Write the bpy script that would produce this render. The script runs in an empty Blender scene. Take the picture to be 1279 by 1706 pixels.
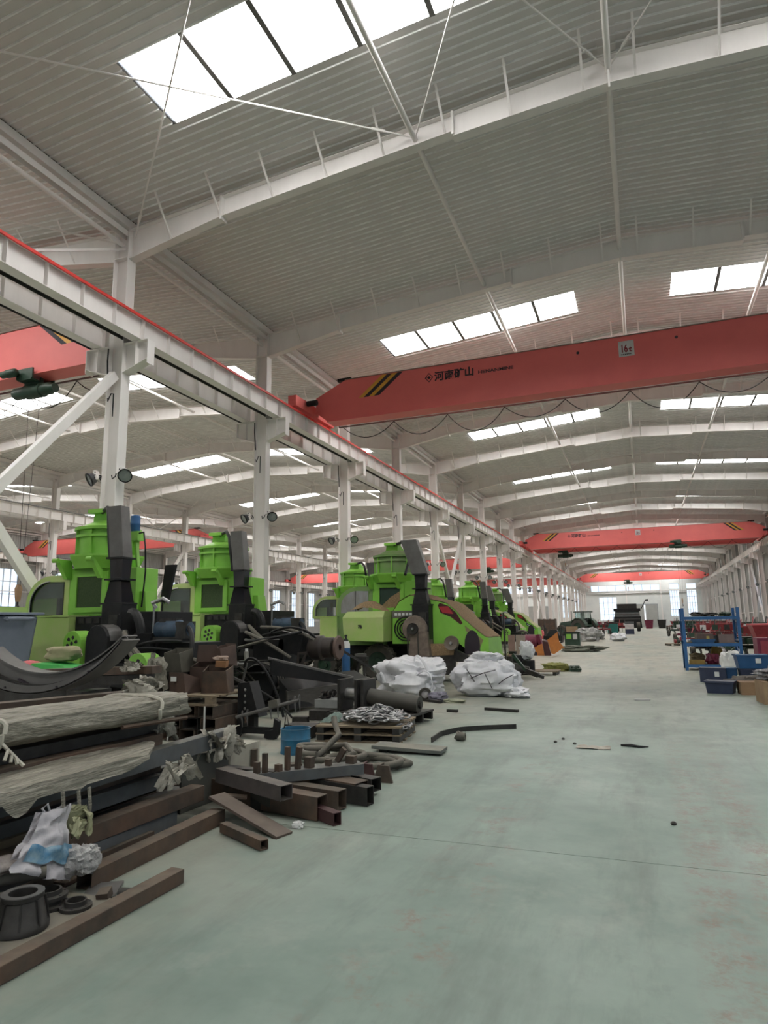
import bpy, bmesh, math, random
from mathutils import Vector, Matrix, noise
S = bpy.context.scene
COL = S.collection
PI = math.pi
rnd = random.Random(7)

# ------------------------------------------------------------ camera
IW, IH = 1279, 1706
FPX, YAW, PIT, ROLL, CZ = 1101.8, .3667, .1676, -.0143, 1.63
_fw = Vector((-math.sin(YAW)*math.cos(PIT), math.cos(YAW)*math.cos(PIT), math.sin(PIT)))
_r0 = Vector((math.cos(YAW), math.sin(YAW), 0))
_u0 = _r0.cross(_fw)
_rt = _r0*math.cos(ROLL) + _u0*math.sin(ROLL)
_up = -_r0*math.sin(ROLL) + _u0*math.cos(ROLL)
cam = bpy.data.cameras.new('camera')
cam.sensor_fit = 'VERTICAL'
cam.sensor_height = 36
cam.lens = FPX/IH*36
cam.clip_start = .05
cam.clip_end = 600
co = bpy.data.objects.new('camera', cam)
COL.objects.link(co)
M = Matrix((_rt, _up, -_fw)).transposed().to_4x4()
M.translation = (0, 0, CZ)
co.matrix_world = M
S.camera = co

# ------------------------------------------------------------ light
SKY_STRENGTH = 1.5
PANEL_STRENGTH = 14.5
S.view_settings.view_transform = 'Standard'
S.view_settings.look = 'None'
S.view_settings.exposure = 0.12
S.view_settings.gamma = 1
S.view_settings.use_curve_mapping = False
cy = S.cycles
cy.max_bounces = 7
cy.diffuse_bounces = 5
cy.glossy_bounces = 3
cy.transmission_bounces = 4
cy.transparent_max_bounces = 8
cy.caustics_reflective = False
cy.caustics_refractive = False
cy.sample_clamp_indirect = 4
cy.use_denoising = True
w = bpy.data.worlds.new('sky')
S.world = w
w.use_nodes = True
nt = w.node_tree
bg = nt.nodes['Background']
bg.inputs[1].default_value = SKY_STRENGTH
tc = nt.nodes.new('ShaderNodeTexCoord')
sp = nt.nodes.new('ShaderNodeSeparateXYZ')
cr = nt.nodes.new('ShaderNodeValToRGB')
nt.links.new(tc.outputs['Generated'], sp.inputs[0])
nt.links.new(sp.outputs[2], cr.inputs[0])
nt.links.new(cr.outputs[0], bg.inputs[0])
cr.color_ramp.elements[0].color = (.86, .93, 1, 1)
cr.color_ramp.elements[1].color = (.42, .62, .95, 1)

# ------------------------------------------------------------ pixel helpers: a point of the photograph on a real plane
def _ray(px, py):
    return _fw + _rt*((px-IW/2)/FPX) - _up*((py-IH/2)/FPX)
def F(px, py, z=0.0):
    d = _ray(px, py)
    return Vector((0, 0, CZ)) + d*((z-CZ)/d.z)
def AY(px, py, y):
    d = _ray(px, py)
    return Vector((0, 0, CZ)) + d*(y/d.y)
def AX(px, py, x):
    d = _ray(px, py)
    return Vector((0, 0, CZ)) + d*(x/d.x)

# ------------------------------------------------------------ materials
_mats = {}
def mat(name, col, rough=.6, metal=0, col2=None, scale=3.0, bump=0.0, bscale=None, dust=0.0, dcol=(.33, .29, .22), stretch=None, spec=.4):
    if name in _mats: return _mats[name]
    m = bpy.data.materials.new(name)
    m.use_nodes = True
    n = m.node_tree.nodes
    l = m.node_tree.links
    b = n['Principled BSDF']
    b.inputs['Roughness'].default_value = rough
    b.inputs['Metallic'].default_value = metal
    b.inputs['Specular IOR Level'].default_value = spec
    c2 = col2 or tuple(x*.78 for x in col)
    tcn = n.new('ShaderNodeTexCoord')
    vec = tcn.outputs['Object']
    if stretch:
        mp = n.new('ShaderNodeMapping')
        mp.inputs['Scale'].default_value = stretch
        l.new(vec, mp.inputs[0])
        vec = mp.outputs[0]
    nz = n.new('ShaderNodeTexNoise')
    nz.inputs['Scale'].default_value = scale
    nz.inputs['Detail'].default_value = 6
    nz.inputs['Roughness'].default_value = .65
    l.new(vec, nz.inputs['Vector'])
    rp = n.new('ShaderNodeValToRGB')
    rp.color_ramp.elements[0].position = .36
    rp.color_ramp.elements[1].position = .66
    rp.color_ramp.elements[0].color = (*c2, 1)
    rp.color_ramp.elements[1].color = (*col, 1)
    l.new(nz.outputs[0], rp.inputs[0])
    out = rp.outputs[0]
    if dust > 0:
        ge = n.new('ShaderNodeNewGeometry')
        sx = n.new('ShaderNodeSeparateXYZ')
        l.new(ge.outputs['Normal'], sx.inputs[0])
        n2 = n.new('ShaderNodeTexNoise')
        n2.inputs['Scale'].default_value = scale*2.3
        n2.inputs['Detail'].default_value = 5
        l.new(vec, n2.inputs['Vector'])
        mr = n.new('ShaderNodeMapRange')
        mr.inputs[1].default_value = -.6
        mr.inputs[2].default_value = 1.0
        l.new(sx.outputs[2], mr.inputs[0])
        mu = n.new('ShaderNodeMath')
        mu.operation = 'MULTIPLY'
        l.new(mr.outputs[0], mu.inputs[0])
        l.new(n2.outputs[0], mu.inputs[1])
        m2 = n.new('ShaderNodeMath')
        m2.operation = 'MULTIPLY'
        m2.use_clamp = True
        m2.inputs[1].default_value = dust*1.8
        l.new(mu.outputs[0], m2.inputs[0])
        mx = n.new('ShaderNodeMix')
        mx.data_type = 'RGBA'
        l.new(m2.outputs[0], mx.inputs[0])
        l.new(out, mx.inputs[6])
        mx.inputs[7].default_value = (*dcol, 1)
        out = mx.outputs[2]
    l.new(out, b.inputs['Base Color'])
    if bump > 0:
        nb = n.new('ShaderNodeTexNoise')
        nb.inputs['Scale'].default_value = bscale or scale*6
        nb.inputs['Detail'].default_value = 4
        l.new(vec, nb.inputs['Vector'])
        bp = n.new('ShaderNodeBump')
        bp.inputs['Strength'].default_value = bump
        bp.inputs['Distance'].default_value = .02
        l.new(nb.outputs[0], bp.inputs['Height'])
        l.new(bp.outputs[0], b.inputs['Normal'])
    _mats[name] = m
    return m
def emit(name, col, st):
    if name in _mats: return _mats[name]
    m = bpy.data.materials.new(name)
    m.use_nodes = True
    n = m.node_tree.nodes
    n.remove(n['Principled BSDF'])
    e = n.new('ShaderNodeEmission')
    e.inputs[0].default_value = (*col, 1)
    e.inputs[1].default_value = st
    m.node_tree.links.new(e.outputs[0], n['Material Output'].inputs[0])
    _mats[name] = m
    return m
def glass(name, tint=(.9, .95, 1), gl=.12, rough=.05):
    if name in _mats: return _mats[name]
    m = bpy.data.materials.new(name)
    m.use_nodes = True
    n = m.node_tree.nodes
    l = m.node_tree.links
    n.remove(n['Principled BSDF'])
    t = n.new('ShaderNodeBsdfTransparent')
    t.inputs[0].default_value = (*tint, 1)
    g = n.new('ShaderNodeBsdfGlossy')
    g.inputs['Roughness'].default_value = rough
    mx = n.new('ShaderNodeMixShader')
    mx.inputs[0].default_value = gl
    l.new(t.outputs[0], mx.inputs[1])
    l.new(g.outputs[0], mx.inputs[2])
    l.new(mx.outputs[0], n['Material Output'].inputs[0])
    _mats[name] = m
    return m

WHITE = mat('white_steel_paint', (.87, .83, .81), .5, col2=(.79, .75, .73), scale=1.1, stretch=(1, 1, .25))
LINER = mat('roof_liner_sheet', (.68, .65, .635), .5, col2=(.62, .59, .575), scale=.35)
RIBM = mat('roof_rib_lit_face', (.93, .92, .91), .45)
SIDING = mat('wall_siding', (.42, .415, .395), .6, col2=(.35, .345, .33), scale=.6)
WALLP = mat('plastered_wall', (.74, .75, .73), .8, col2=(.66, .67, .66), scale=.5)
RED = mat('crane_red_paint', (.76, .165, .15), .45, col2=(.70, .145, .135), scale=.7)
YEL = mat('hazard_yellow', (.72, .36, .05), .5)
BLK = mat('black_paint', (.010, .011, .013), .45, col2=(.018, .018, .019), scale=5, dust=.03, spec=.22)
GLOSSB = mat('glossy_black', (.004, .004, .007), .1, col2=(.007, .007, .012), scale=8, spec=.5)
DARK = mat('dark_steel', (.042, .041, .042), .5, col2=(.022, .021, .02), scale=6, metal=.2, dust=.08, spec=.3)
GREY = mat('grey_sheet_steel', (.15, .145, .14), .45, col2=(.11, .105, .10), scale=2.5, metal=.35)
RUST = mat('rusty_steel', (.07, .043, .032), .75, col2=(.035, .027, .023), scale=5, dust=.22, bump=.1)
RUST2 = mat('brown_rust_steel', (.105, .058, .038), .72, col2=(.042, .03, .025), scale=3.2, dust=.22, bump=.1)
BLUEST = mat('blue_grey_steel', (.085, .10, .115), .6, col2=(.055, .062, .07), scale=4, dust=.3)
GREEN = mat('machine_green', (.25, .58, .075), .42, col2=(.21, .50, .06), scale=1.6, dust=.14)
GREENP = mat('dusty_green', (.32, .57, .10), .5, col2=(.44, .55, .20), scale=1.2, dust=.4, dcol=(.52, .48, .32))
GREEND = mat('worn_green', (.13, .31, .055), .6, col2=(.19, .29, .11), scale=2.2, dust=.4)
CHAFF = mat('chopped_straw', (.36, .25, .14), .95, col2=(.22, .15, .085), scale=26, bump=.6, bscale=90)
RUBBER = mat('tyre_rubber', (.022, .022, .022), .85, dust=.3)
HOSE = mat('hose_rubber', (.10, .095, .08), .7, col2=(.07, .066, .058), scale=6, dust=.25)
WOOD = mat('pallet_wood', (.25, .19, .12), .85, col2=(.15, .115, .08), scale=4, stretch=(1, 6, 6), dust=.2)
FILM = mat('dusty_plastic_film', (.36, .335, .275), .45, col2=(.13, .12, .095), scale=5, stretch=(16, 1.0, 16), bump=.5, bscale=8)
FILML = mat('pale_plastic_film', (.46, .435, .37), .4, col2=(.24, .225, .185), scale=9, bump=.4, bscale=22)
BAG = mat('white_woven_sack', (.74, .74, .76), .5, col2=(.58, .58, .61), scale=2.5, bump=.2, bscale=9)
CARD = mat('brown_cardboard', (.34, .235, .14), .85, col2=(.27, .18, .11), scale=3)
BLUE = mat('blue_rack_paint', (.022, .135, .36), .45, col2=(.018, .10, .27), scale=4, dust=.12)
BLUEP = mat('blue_plastic', (.02, .095, .24), .45, dust=.1)
NAVY = mat('navy_plastic', (.02, .032, .075), .5, dust=.1)
TEAL = mat('blue_drum_paint', (.012, .16, .30), .5, col2=(.02, .11, .2), scale=5, dust=.1)
ORANGE = mat('orange_paint', (.52, .19, .035), .55, col2=(.4, .14, .03), scale=3, dust=.1)
MAROON = mat('maroon_paint', (.17, .018, .05), .5, col2=(.11, .015, .035), scale=3)
REDM = mat('red_machine_paint', (.36, .045, .055), .5, col2=(.22, .03, .04), scale=4, dust=.2)
CHROME = mat('bright_steel', (.55, .55, .55), .3, metal=.9)
GALV = mat('galvanised_chain', (.38, .38, .38), .4, metal=.8, col2=(.25, .25, .25), scale=10)
GBLUE = mat('grey_blue_motor', (.05, .085, .13), .5, col2=(.03, .05, .08), scale=7)
BLUEM = mat('bright_blue_motor', (.03, .13, .32), .45, dust=.1)
BINM = mat('grey_bin_plastic', (.22, .25, .31), .55, col2=(.18, .2, .25), scale=1.2)
TAN = mat('tan_paint', (.42, .27, .16), .6)
DGREEN = mat('dark_green_paint', (.018, .055, .035), .45, col2=(.012, .035, .022), scale=5, dust=.1)
PAPER = mat('white_paper', (.75, .75, .73), .8)
PINK = mat('pink_red_plastic', (.60, .13, .14), .6)
INK = mat('black_ink', (.03, .022, .03), .6)
REDINK = mat('dark_red_ink', (.25, .03, .04), .6)
WHITEINK = mat('pale_ink', (.7, .72, .7), .6)
PLATE = mat('plate_face', (.60, .58, .58), .5)
DOORG = mat('grey_door_metal', (.33, .33, .37), .6, col2=(.22, .21, .2), scale=2.5, stretch=(1, 1, .3))
CABGL = glass('cab_glass', (.80, .86, .84), .10)
BLINDM = mat('dark_green_blind', (.022, .05, .036), .6)
GRILLE = mat('grille_mesh', (.055, .085, .035), .8, col2=(.035, .06, .025), scale=40)
YGREEN = mat('yellow_green_cloth', (.22, .21, .055), .85, col2=(.12, .13, .04), scale=8)
TARP = mat('green_tarp', (.06, .44, .09), .6, col2=(.05, .34, .07), scale=3)

# ------------------------------------------------------------ mesh building
class MB:
    def __init__(s): s.v, s.f = [], []
    def add(s, vs, fs):
        o = len(s.v)
        s.v += [tuple(v) for v in vs]
        s.f += [tuple(i+o for i in f) for f in fs]
        return s
    def box(s, x0, x1, y0, y1, z0, z1):
        return s.add([(x0, y0, z0), (x1, y0, z0), (x1, y1, z0), (x0, y1, z0), (x0, y0, z1), (x1, y0, z1), (x1, y1, z1), (x0, y1, z1)],
                     [(0, 3, 2, 1), (4, 5, 6, 7), (0, 1, 5, 4), (1, 2, 6, 5), (2, 3, 7, 6), (3, 0, 4, 7)])
    def hexa(s, pts):  # bottom 4 ccw, top 4 ccw
        return s.add(pts, [(0, 3, 2, 1), (4, 5, 6, 7), (0, 1, 5, 4), (1, 2, 6, 5), (2, 3, 7, 6), (3, 0, 4, 7)])
    def rbox(s, c, sz, rx=0, ry=0, rz=0):
        m = Matrix.Translation(c) @ Matrix.Rotation(rz, 4, 'Z') @ Matrix.Rotation(ry, 4, 'Y') @ Matrix.Rotation(rx, 4, 'X')
        a, b, c2 = sz[0]/2, sz[1]/2, sz[2]/2
        return s.hexa([m @ Vector(p) for p in ((-a, -b, -c2), (a, -b, -c2), (a, b, -c2), (-a, b, -c2), (-a, -b, c2), (a, -b, c2), (a, b, c2), (-a, b, c2))])
    def frame(s, p0, p1, up=(0, 0, 1)):
        p0, p1 = Vector(p0), Vector(p1)
        d = (p1-p0).normalized()
        u = Vector(up)
        if abs(d.dot(u)) > .98: u = Vector((0, 1, 0)) if abs(d.y) < .9 else Vector((1, 0, 0))
        r = d.cross(u).normalized()
        return p0, p1, r, r.cross(d).normalized()
    def prof(s, poly, p0, p1, up=(0, 0, 1), caps=True):  # closed 2-D outline (right, up) swept from p0 to p1
        p0, p1, r, u = s.frame(p0, p1, up)
        n = len(poly)
        vs = [p0 + r*a + u*b for a, b in poly] + [p1 + r*a + u*b for a, b in poly]
        fs = [(i, (i+1) % n, n+(i+1) % n, n+i) for i in range(n)]
        if caps: fs += [tuple(range(n-1, -1, -1)), tuple(range(n, 2*n))]
        return s.add(vs, fs)
    def bar(s, p0, p1, w, h, up=(0, 0, 1)):
        a, b = w/2, h/2
        return s.prof([(-a, -b), (a, -b), (a, b), (-a, b)], p0, p1, up)
    def hollow(s, p0, p1, w, h, t=.006, up=(0, 0, 1)):
        p0, p1, r, u = s.frame(p0, p1, up)
        vs = []
        for q in (p0, p1):
            for k in (0, t):
                a, b = w/2-k, h/2-k
                vs += [q + r*x + u*y for x, y in ((-a, -b), (a, -b), (a, b), (-a, b))]
        fs = []
        for i in range(4):
            j = (i+1) % 4
            fs += [(i, j, 8+j, 8+i), (4+j, 4+i, 12+i, 12+j), (j, i, 4+i, 4+j), (8+i, 8+j, 12+j, 12+i)]
        return s.add(vs, fs)
    def channel(s, p0, p1, w, h, t=.008, up=(0, 0, 1)):  # U open towards -up
        a, b = w/2, h/2
        return s.prof([(-a, -b), (-a+t, -b), (-a+t, b-t), (a-t, b-t), (a-t, -b), (a, -b), (a, b), (-a, b)], p0, p1, up)
    def ibeam(s, p0, p1, w, h, t=.016, tw=.012, up=(0, 0, 1)):
        a, b, c = w/2, h/2, tw/2
        return s.prof([(-a, -b), (a, -b), (a, -b+t), (c, -b+t), (c, b-t), (a, b-t), (a, b), (-a, b), (-a, b-t), (-c, b-t), (-c, -b+t), (-a, -b+t)], p0, p1, up)
    def tube(s, pts, r, n=8, caps=True, flat=1.0):
        pts = [Vector(p) for p in pts]
        m = len(pts)
        rs = r if isinstance(r, (list, tuple)) else [r]*m
        o = len(s.v)
        ref = None
        for i, p in enumerate(pts):
            d = (pts[min(i+1, m-1)] - pts[max(i-1, 0)]).normalized()
            if ref is None:
                ref = Vector((0, 0, 1)) if abs(d.z) < .9 else Vector((1, 0, 0))
            x = d.cross(ref)
            if x.length < 1e-4: x = d.cross(Vector((.3, .9, .2)))
            x.normalize()
            ref = x.cross(d).normalized()
            for k in range(n):
                a = 2*PI*k/n
                s.v.append(tuple(p + x*math.cos(a)*rs[i] + ref*math.sin(a)*rs[i]*flat))
        for i in range(m-1):
            for k in range(n):
                k2 = (k+1) % n
                s.f.append((o+i*n+k, o+i*n+k2, o+(i+1)*n+k2, o+(i+1)*n+k))
        if caps:
            s.f.append(tuple(o+k for k in range(n-1, -1, -1)))
            s.f.append(tuple(o+(m-1)*n+k for k in range(n)))
        return s
    def cyl(s, p0, p1, r, n=16, r1=None):
        return s.tube([p0, p1], [r, r if r1 is None else r1], n)
    def lathe(s, c, pr, n=24, axis='Z', closed=False):
        o = len(s.v)
        c = Vector(c)
        for r, z in pr:
            for k in range(n):
                a = 2*PI*k/n
                x, y = r*math.cos(a), r*math.sin(a)
                p = (x, y, z) if axis == 'Z' else ((x, z, y) if axis == 'Y' else (z, x, y))
                s.v.append(tuple(c + Vector(p)))
        m = len(pr)
        for i in range(m if closed else m-1):
            i2 = (i+1) % m
            for k in range(n):
                k2 = (k+1) % n
                q = (o+i*n+k, o+i*n+k2, o+i2*n+k2, o+i2*n+k)
                s.f.append(q if axis != 'Y' else q[::-1])
        return s
    def disc(s, c, r, n=24, axis='Y'):
        return s.lathe(c, [(r, 0), (0.0001, 0)], n, axis)
    def prism(s, poly, a, b, axis='Y'):  # outline in the plane across axis
        f = {'Y': lambda p, q: (p[0], q, p[1]), 'X': lambda p, q: (q, p[0], p[1]), 'Z': lambda p, q: (p[0], p[1], q)}[axis]
        n = len(poly)
        vs = [f(p, a) for p in poly] + [f(p, b) for p in poly]
        fs = [(i, (i+1) % n, n+(i+1) % n, n+i) for i in range(n)] + [tuple(range(n-1, -1, -1)), tuple(range(n, 2*n))]
        return s.add(vs, fs)
    def ring(s, outer, inner, a, b, axis='Y'):  # frame between two outlines of equal length
        f = {'Y': lambda p, q: (p[0], q, p[1]), 'X': lambda p, q: (q, p[0], p[1]), 'Z': lambda p, q: (p[0], p[1], q)}[axis]
        n = len(outer)
        vs = [f(p, q) for q in (a, b) for ps in (outer, inner) for p in ps]
        fs = []
        for i in range(n):
            j = (i+1) % n
            fs += [(i, j, n+j, n+i), (2*n+j, 2*n+i, 3*n+i, 3*n+j), (j, i, 2*n+i, 2*n+j), (n+i, n+j, 3*n+j, 3*n+i)]
        return s.add(vs, fs)
    def grid(s, fn, nu, nv):
        o = len(s.v)
        for i in range(nu+1):
            for j in range(nv+1):
                s.v.append(tuple(fn(i/nu, j/nv)))
        for i in range(nu):
            for j in range(nv):
                a = o+i*(nv+1)+j
                s.f.append((a, a+nv+1, a+nv+2, a+1))
        return s
    def mesh(s, name, m, smooth=False):
        me = bpy.data.meshes.new(name)
        me.from_pydata(s.v, [], s.f)
        bm = bmesh.new()
        bm.from_mesh(me)
        bmesh.ops.recalc_face_normals(bm, faces=bm.faces)
        bm.to_mesh(me)
        bm.free()
        if m: me.materials.append(m)
        if smooth:
            me.polygons.foreach_set('use_smooth', [True]*len(me.polygons))
            me.set_sharp_from_angle(angle=math.radians(40))
        return me
    def build(s, name, m, par=None, smooth=False, bev=0, loc=None):
        o = bpy.data.objects.new(name, s.mesh(name, m, smooth))
        COL.objects.link(o)
        if par: o.parent = par
        if loc: o.location = loc
        if bev:
            b = o.modifiers.new('bevel', 'BEVEL')
            b.width = bev
            b.segments = 2
            b.limit_method = 'ANGLE'
        return o
def inst(me, name, par=None, loc=(0, 0, 0), rot=(0, 0, 0), scale=None):
    o = bpy.data.objects.new(name, me)
    COL.objects.link(o)
    o.parent = par
    o.location = loc
    o.rotation_euler = rot
    if scale: o.scale = scale
    return o
def thing(name, label, cat, loc=(0, 0, 0), rz=0, group=None):
    o = bpy.data.objects.new(name, None)
    o.empty_display_size = .1
    COL.objects.link(o)
    o.location = loc
    o.rotation_euler = (0, 0, rz)
    o['label'] = label
    o['category'] = cat
    if group: o['group'] = group
    return o
def tag(o, label, cat, group=None, kind=None):
    o['label'] = label
    o['category'] = cat
    if group: o['group'] = group
    if kind: o['kind'] = kind
    return o
def struct(o):
    o['kind'] = 'structure'
    return o
def sempty(name):
    o = bpy.data.objects.new(name, None)
    COL.objects.link(o)
    o['kind'] = 'structure'
    return o
def dup(root, loc, rz=None, label=None, group=None):
    r = root.copy()
    COL.objects.link(r)
    r.location = loc
    if rz is not None: r.rotation_euler = (0, 0, rz)
    if label: r['label'] = label
    if group: r['group'] = group
    for ch in list(root.children):
        c = ch.copy()
        COL.objects.link(c)
        c.parent = r
        for g in ch.children:
            d = g.copy()
            COL.objects.link(d)
            d.parent = c
    return r
def text(body, size, m, par, M4, name='lettering', wide=1.0, bold=0.0):
    cu = bpy.data.curves.new('t', 'FONT')
    cu.body = body
    cu.size = size
    cu.offset = bold
    cu.extrude = .002
    cu.resolution_u = 3
    to = bpy.data.objects.new('t', cu)
    COL.objects.link(to)
    dg = bpy.context.evaluated_depsgraph_get()
    me = bpy.data.meshes.new_from_object(to.evaluated_get(dg))
    bpy.data.objects.remove(to)
    me.transform(Matrix.Diagonal((wide, 1, 1, 1)))
    me.materials.clear()
    me.materials.append(m)
    o = bpy.data.objects.new(name, me)
    COL.objects.link(o)
    o.parent = par
    o.matrix_local = M4
    return o
def facing(loc, nrm='-Y'):  # letter plane turned to face a direction
    R = Matrix.Rotation(PI/2, 4, 'X')
    if nrm == '+Y': R = Matrix.Rotation(PI, 4, 'Z') @ R
    if nrm == '+X': R = Matrix.Rotation(PI/2, 4, 'Z') @ R
    return Matrix.Translation(loc) @ R
ORD = 'first second third fourth fifth sixth seventh eighth ninth tenth eleventh twelfth thirteenth fourteenth fifteenth sixteenth seventeenth eighteenth nineteenth twentieth'.split()
# ============================================================ the hall
BAY, YF, NB = 7.0, 12.72, 22           # bay length, first frame in view, frames to the end wall
YEND = YF + BAY*NB                     # 166.72
YBACK = YF - BAY*4
FR = [YF + BAY*k for k in range(-4, NB+1)]
L1, L2, L3, LR = -12.17, -37.2, -62.2, 12.47
HALLS = [((L1+LR)/2, LR-L1), ((L2+L1)/2, L1-L2), ((L3+L2)/2, L2-L3)]
RAILZ, BEAMB, BRT = 9.585, 8.86, 8.84
EAVE, SLOPE = 12.34, .075
def roofz(h, x):
    cx, wd = HALLS[h]
    return EAVE + SLOPE*(wd/2 - abs(x-cx))

# floor: slabs split by saw cuts
floor = MB().box(L3-1, LR+1, YBACK-1, YEND+1, -.32, -.02).build('floor', mat('slab_bed', (.05, .06, .055), .9))
struct(floor)
def floor_mat():
    m = mat('green_grey_concrete', (.255, .318, .275), .42, col2=(.155, .21, .182), scale=.5, spec=.35)
    n, l = m.node_tree.nodes, m.node_tree.links
    b = n['Principled BSDF']
    base = b.inputs['Base Color'].links[0].from_socket
    tc = n.new('ShaderNodeTexCoord')
    sx = n.new('ShaderNodeSeparateXYZ')
    l.new(tc.outputs['Object'], sx.inputs[0])
    def band(sock, a, b_, c, d):
        r = n.new('ShaderNodeValToRGB')
        e = r.color_ramp.elements
        lo, hi = a-.5, d+.5
        mr = n.new('ShaderNodeMapRange')
        mr.inputs[1].default_value = lo
        mr.inputs[2].default_value = hi
        l.new(sock, mr.inputs[0])
        l.new(mr.outputs[0], r.inputs[0])
        g = lambda v: (v-lo)/(hi-lo)
        e[0].position = g(a); e[0].color = (0, 0, 0, 1)
        e[1].position = g(d); e[1].color = (0, 0, 0, 1)
        for q in (b_, c):
            k = e.new(g(q)); k.color = (1, 1, 1, 1)
        return r.outputs[0]
    def nz(sc, det, st=(1, 1, 1), w=0):
        mp = n.new('ShaderNodeMapping')
        mp.inputs['Scale'].default_value = st
        mp.inputs['Location'].default_value = (w, w*2, 0)
        l.new(tc.outputs['Object'], mp.inputs[0])
        t = n.new('ShaderNodeTexNoise')
        t.inputs['Scale'].default_value = sc
        t.inputs['Detail'].default_value = det
        t.inputs['Roughness'].default_value = .7
        l.new(mp.outputs[0], t.inputs['Vector'])
        return t.outputs[0]
    def math_(op, a, b2, clamp=False):
        t = n.new('ShaderNodeMath')
        t.operation = op
        t.use_clamp = clamp
        for i, v in enumerate((a, b2)):
            if isinstance(v, (int, float)): t.inputs[i].default_value = v
            else: l.new(v, t.inputs[i])
        return t.outputs[0]
    def ramp(s, a, b2):
        mr = n.new('ShaderNodeMapRange')
        mr.inputs[1].default_value = a
        mr.inputs[2].default_value = b2
        l.new(s, mr.inputs[0])
        return mr.outputs[0]
    def mixc(fac, c0, col):
        mx = n.new('ShaderNodeMix')
        mx.data_type = 'RGBA'
        l.new(fac, mx.inputs[0])
        l.new(c0, mx.inputs[6])
        mx.inputs[7].default_value = (*col, 1)
        return mx.outputs[2]
    # wear: pale tan traffic film further down the aisle, pinkish spilled grit by the wheel tracks, dark tyre smears
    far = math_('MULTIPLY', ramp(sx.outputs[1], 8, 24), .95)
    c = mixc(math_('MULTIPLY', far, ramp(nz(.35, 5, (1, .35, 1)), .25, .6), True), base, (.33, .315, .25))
    t1 = math_('MULTIPLY', band(sx.outputs[0], .10, .2, .36, .48), ramp(nz(5, 10), .42, .60), True)
    t2 = math_('MULTIPLY', band(sx.outputs[0], .45, .55, .70, .85), ramp(nz(5, 10, w=3), .42, .60), True)
    t3 = math_('MULTIPLY', band(sx.outputs[0], -1.6, -1.3, -1.15, -.9), ramp(nz(3.4, 10, w=7), .52, .62), True)
    near = ramp(sx.outputs[1], 12, 7)
    grit = math_('MULTIPLY', math_('MULTIPLY', math_('MAXIMUM', math_('MAXIMUM', t1, t2), t3), near, True), ramp(nz(26, 6, w=6), .38, .56), True)
    c = mixc(math_('MULTIPLY', grit, .9), c, (.21, .155, .13))
    sm = ramp(nz(1.1, 6, (2.2, .4, 1), 11), .50, .70)
    c = mixc(math_('MULTIPLY', sm, .62, True), c, (.115, .14, .125))
    fine = ramp(nz(7, 8, w=4), .56, .72)
    c = mixc(math_('MULTIPLY', fine, .35, True), c, (.15, .17, .15))
    pale = ramp(nz(.8, 6, (1, .8, 1), 5), .55, .72)
    c = mixc(math_('MULTIPLY', pale, .35, True), c, (.42, .43, .38))
    # dusty ground among the scrap
    lf = math_('MULTIPLY', ramp(sx.outputs[0], -1.8, -4.2), ramp(nz(1.2, 6, w=2), .3, .55), True)
    c = mixc(math_('MULTIPLY', lf, .8), c, (.33, .30, .245))
    l.new(c, b.inputs['Base Color'])
    l.new(ramp(nz(.9, 5, w=9), .2, .8), b.inputs['Roughness'])
    return m
FLOOR = floor_mat()
_rr = [n for n in FLOOR.node_tree.nodes if n.type == 'MAP_RANGE'][-1]
_rr.inputs[3].default_value = .32
_rr.inputs[4].default_value = .62
cuts = [YBACK-1] + [5.15 + 7*k for k in range(-2, 24) if YBACK-1 < 5.15+7*k < YEND] + [YEND+1]
for a, b in zip(cuts, cuts[1:]):
    MB().box(L3-1, LR+1, a+.004, b-.004, -.05, 0).build('slab', FLOOR, floor)
ground = struct(MB().box(-160, 120, -120, 330, -.5, -.33).build('ground', mat('yard_concrete', (.5, .48, .42), .9)))

# steel columns
def col_mesh():
    mb = MB()
    mb.ibeam((0, 0, .02), (0, 0, 12.05), .30, .47, .018, .014, up=(1, 0, 0))
    mb.box(-.32, .32, -.24, .24, 0, .03)
    for z in (11.25, 12.0): mb.box(-.235, .235, -.15, .15, z, z+.016)
    return mb.mesh('steel_column', WHITE)
def bracket_mesh(sg):
    mb = MB()
    a, b = .235*sg, 1.0*sg
    mb.prism([(a, 8.05), (b, 8.32), (b, BRT), (a, BRT)], -.008, .008)
    mb.hexa([(a, -.14, BRT-.016), (b, -.14, BRT-.016), (b, .14, BRT-.016), (a, .14, BRT-.016), (a, -.14, BRT), (b, -.14, BRT), (b, .14, BRT), (a, .14, BRT)])
    mb.hexa([(a, -.14, 8.04), (b, -.14, 8.31), (b, .14, 8.31), (a, .14, 8.04), (a, -.14, 8.056), (b, -.14, 8.326), (b, .14, 8.326), (a, .14, 8.056)])
    for x in (.62*sg, b): mb.box(x-.008, x+.008, -.13, .13, 8.2, BRT-.01)
    return mb.mesh('bracket', WHITE)
CM, BP, BN = col_mesh(), bracket_mesh(1), bracket_mesh(-1)
cab_m = MB().tube([(-.22, -.17, 8.75), (-.2, -.2, 8.4), (-.17, -.2, 8.0), (-.17, -.17, 7.75)], .02, 6).tube([(-.16, -.17, 7.4), (-.1, -.22, 7.3), (-.02, -.2, 7.5), (.03, -.17, 7.5), (.03, -.17, 6.9)], .016, 6).mesh('cable', BLK)
for lx, br in ((L1, 'pn'), (L2, 'pn'), (L3, 'p'), (LR, 'n')):
    for i, y in enumerate(FR[:-1]):
        c = struct(inst(CM, 'steel_column', None, (lx, y, 0)))
        if 'p' in br: inst(BP, 'bracket', c)
        if 'n' in br: inst(BN, 'bracket', c)
        if lx in (L1, L2): inst(cab_m, 'cable', c)

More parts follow.
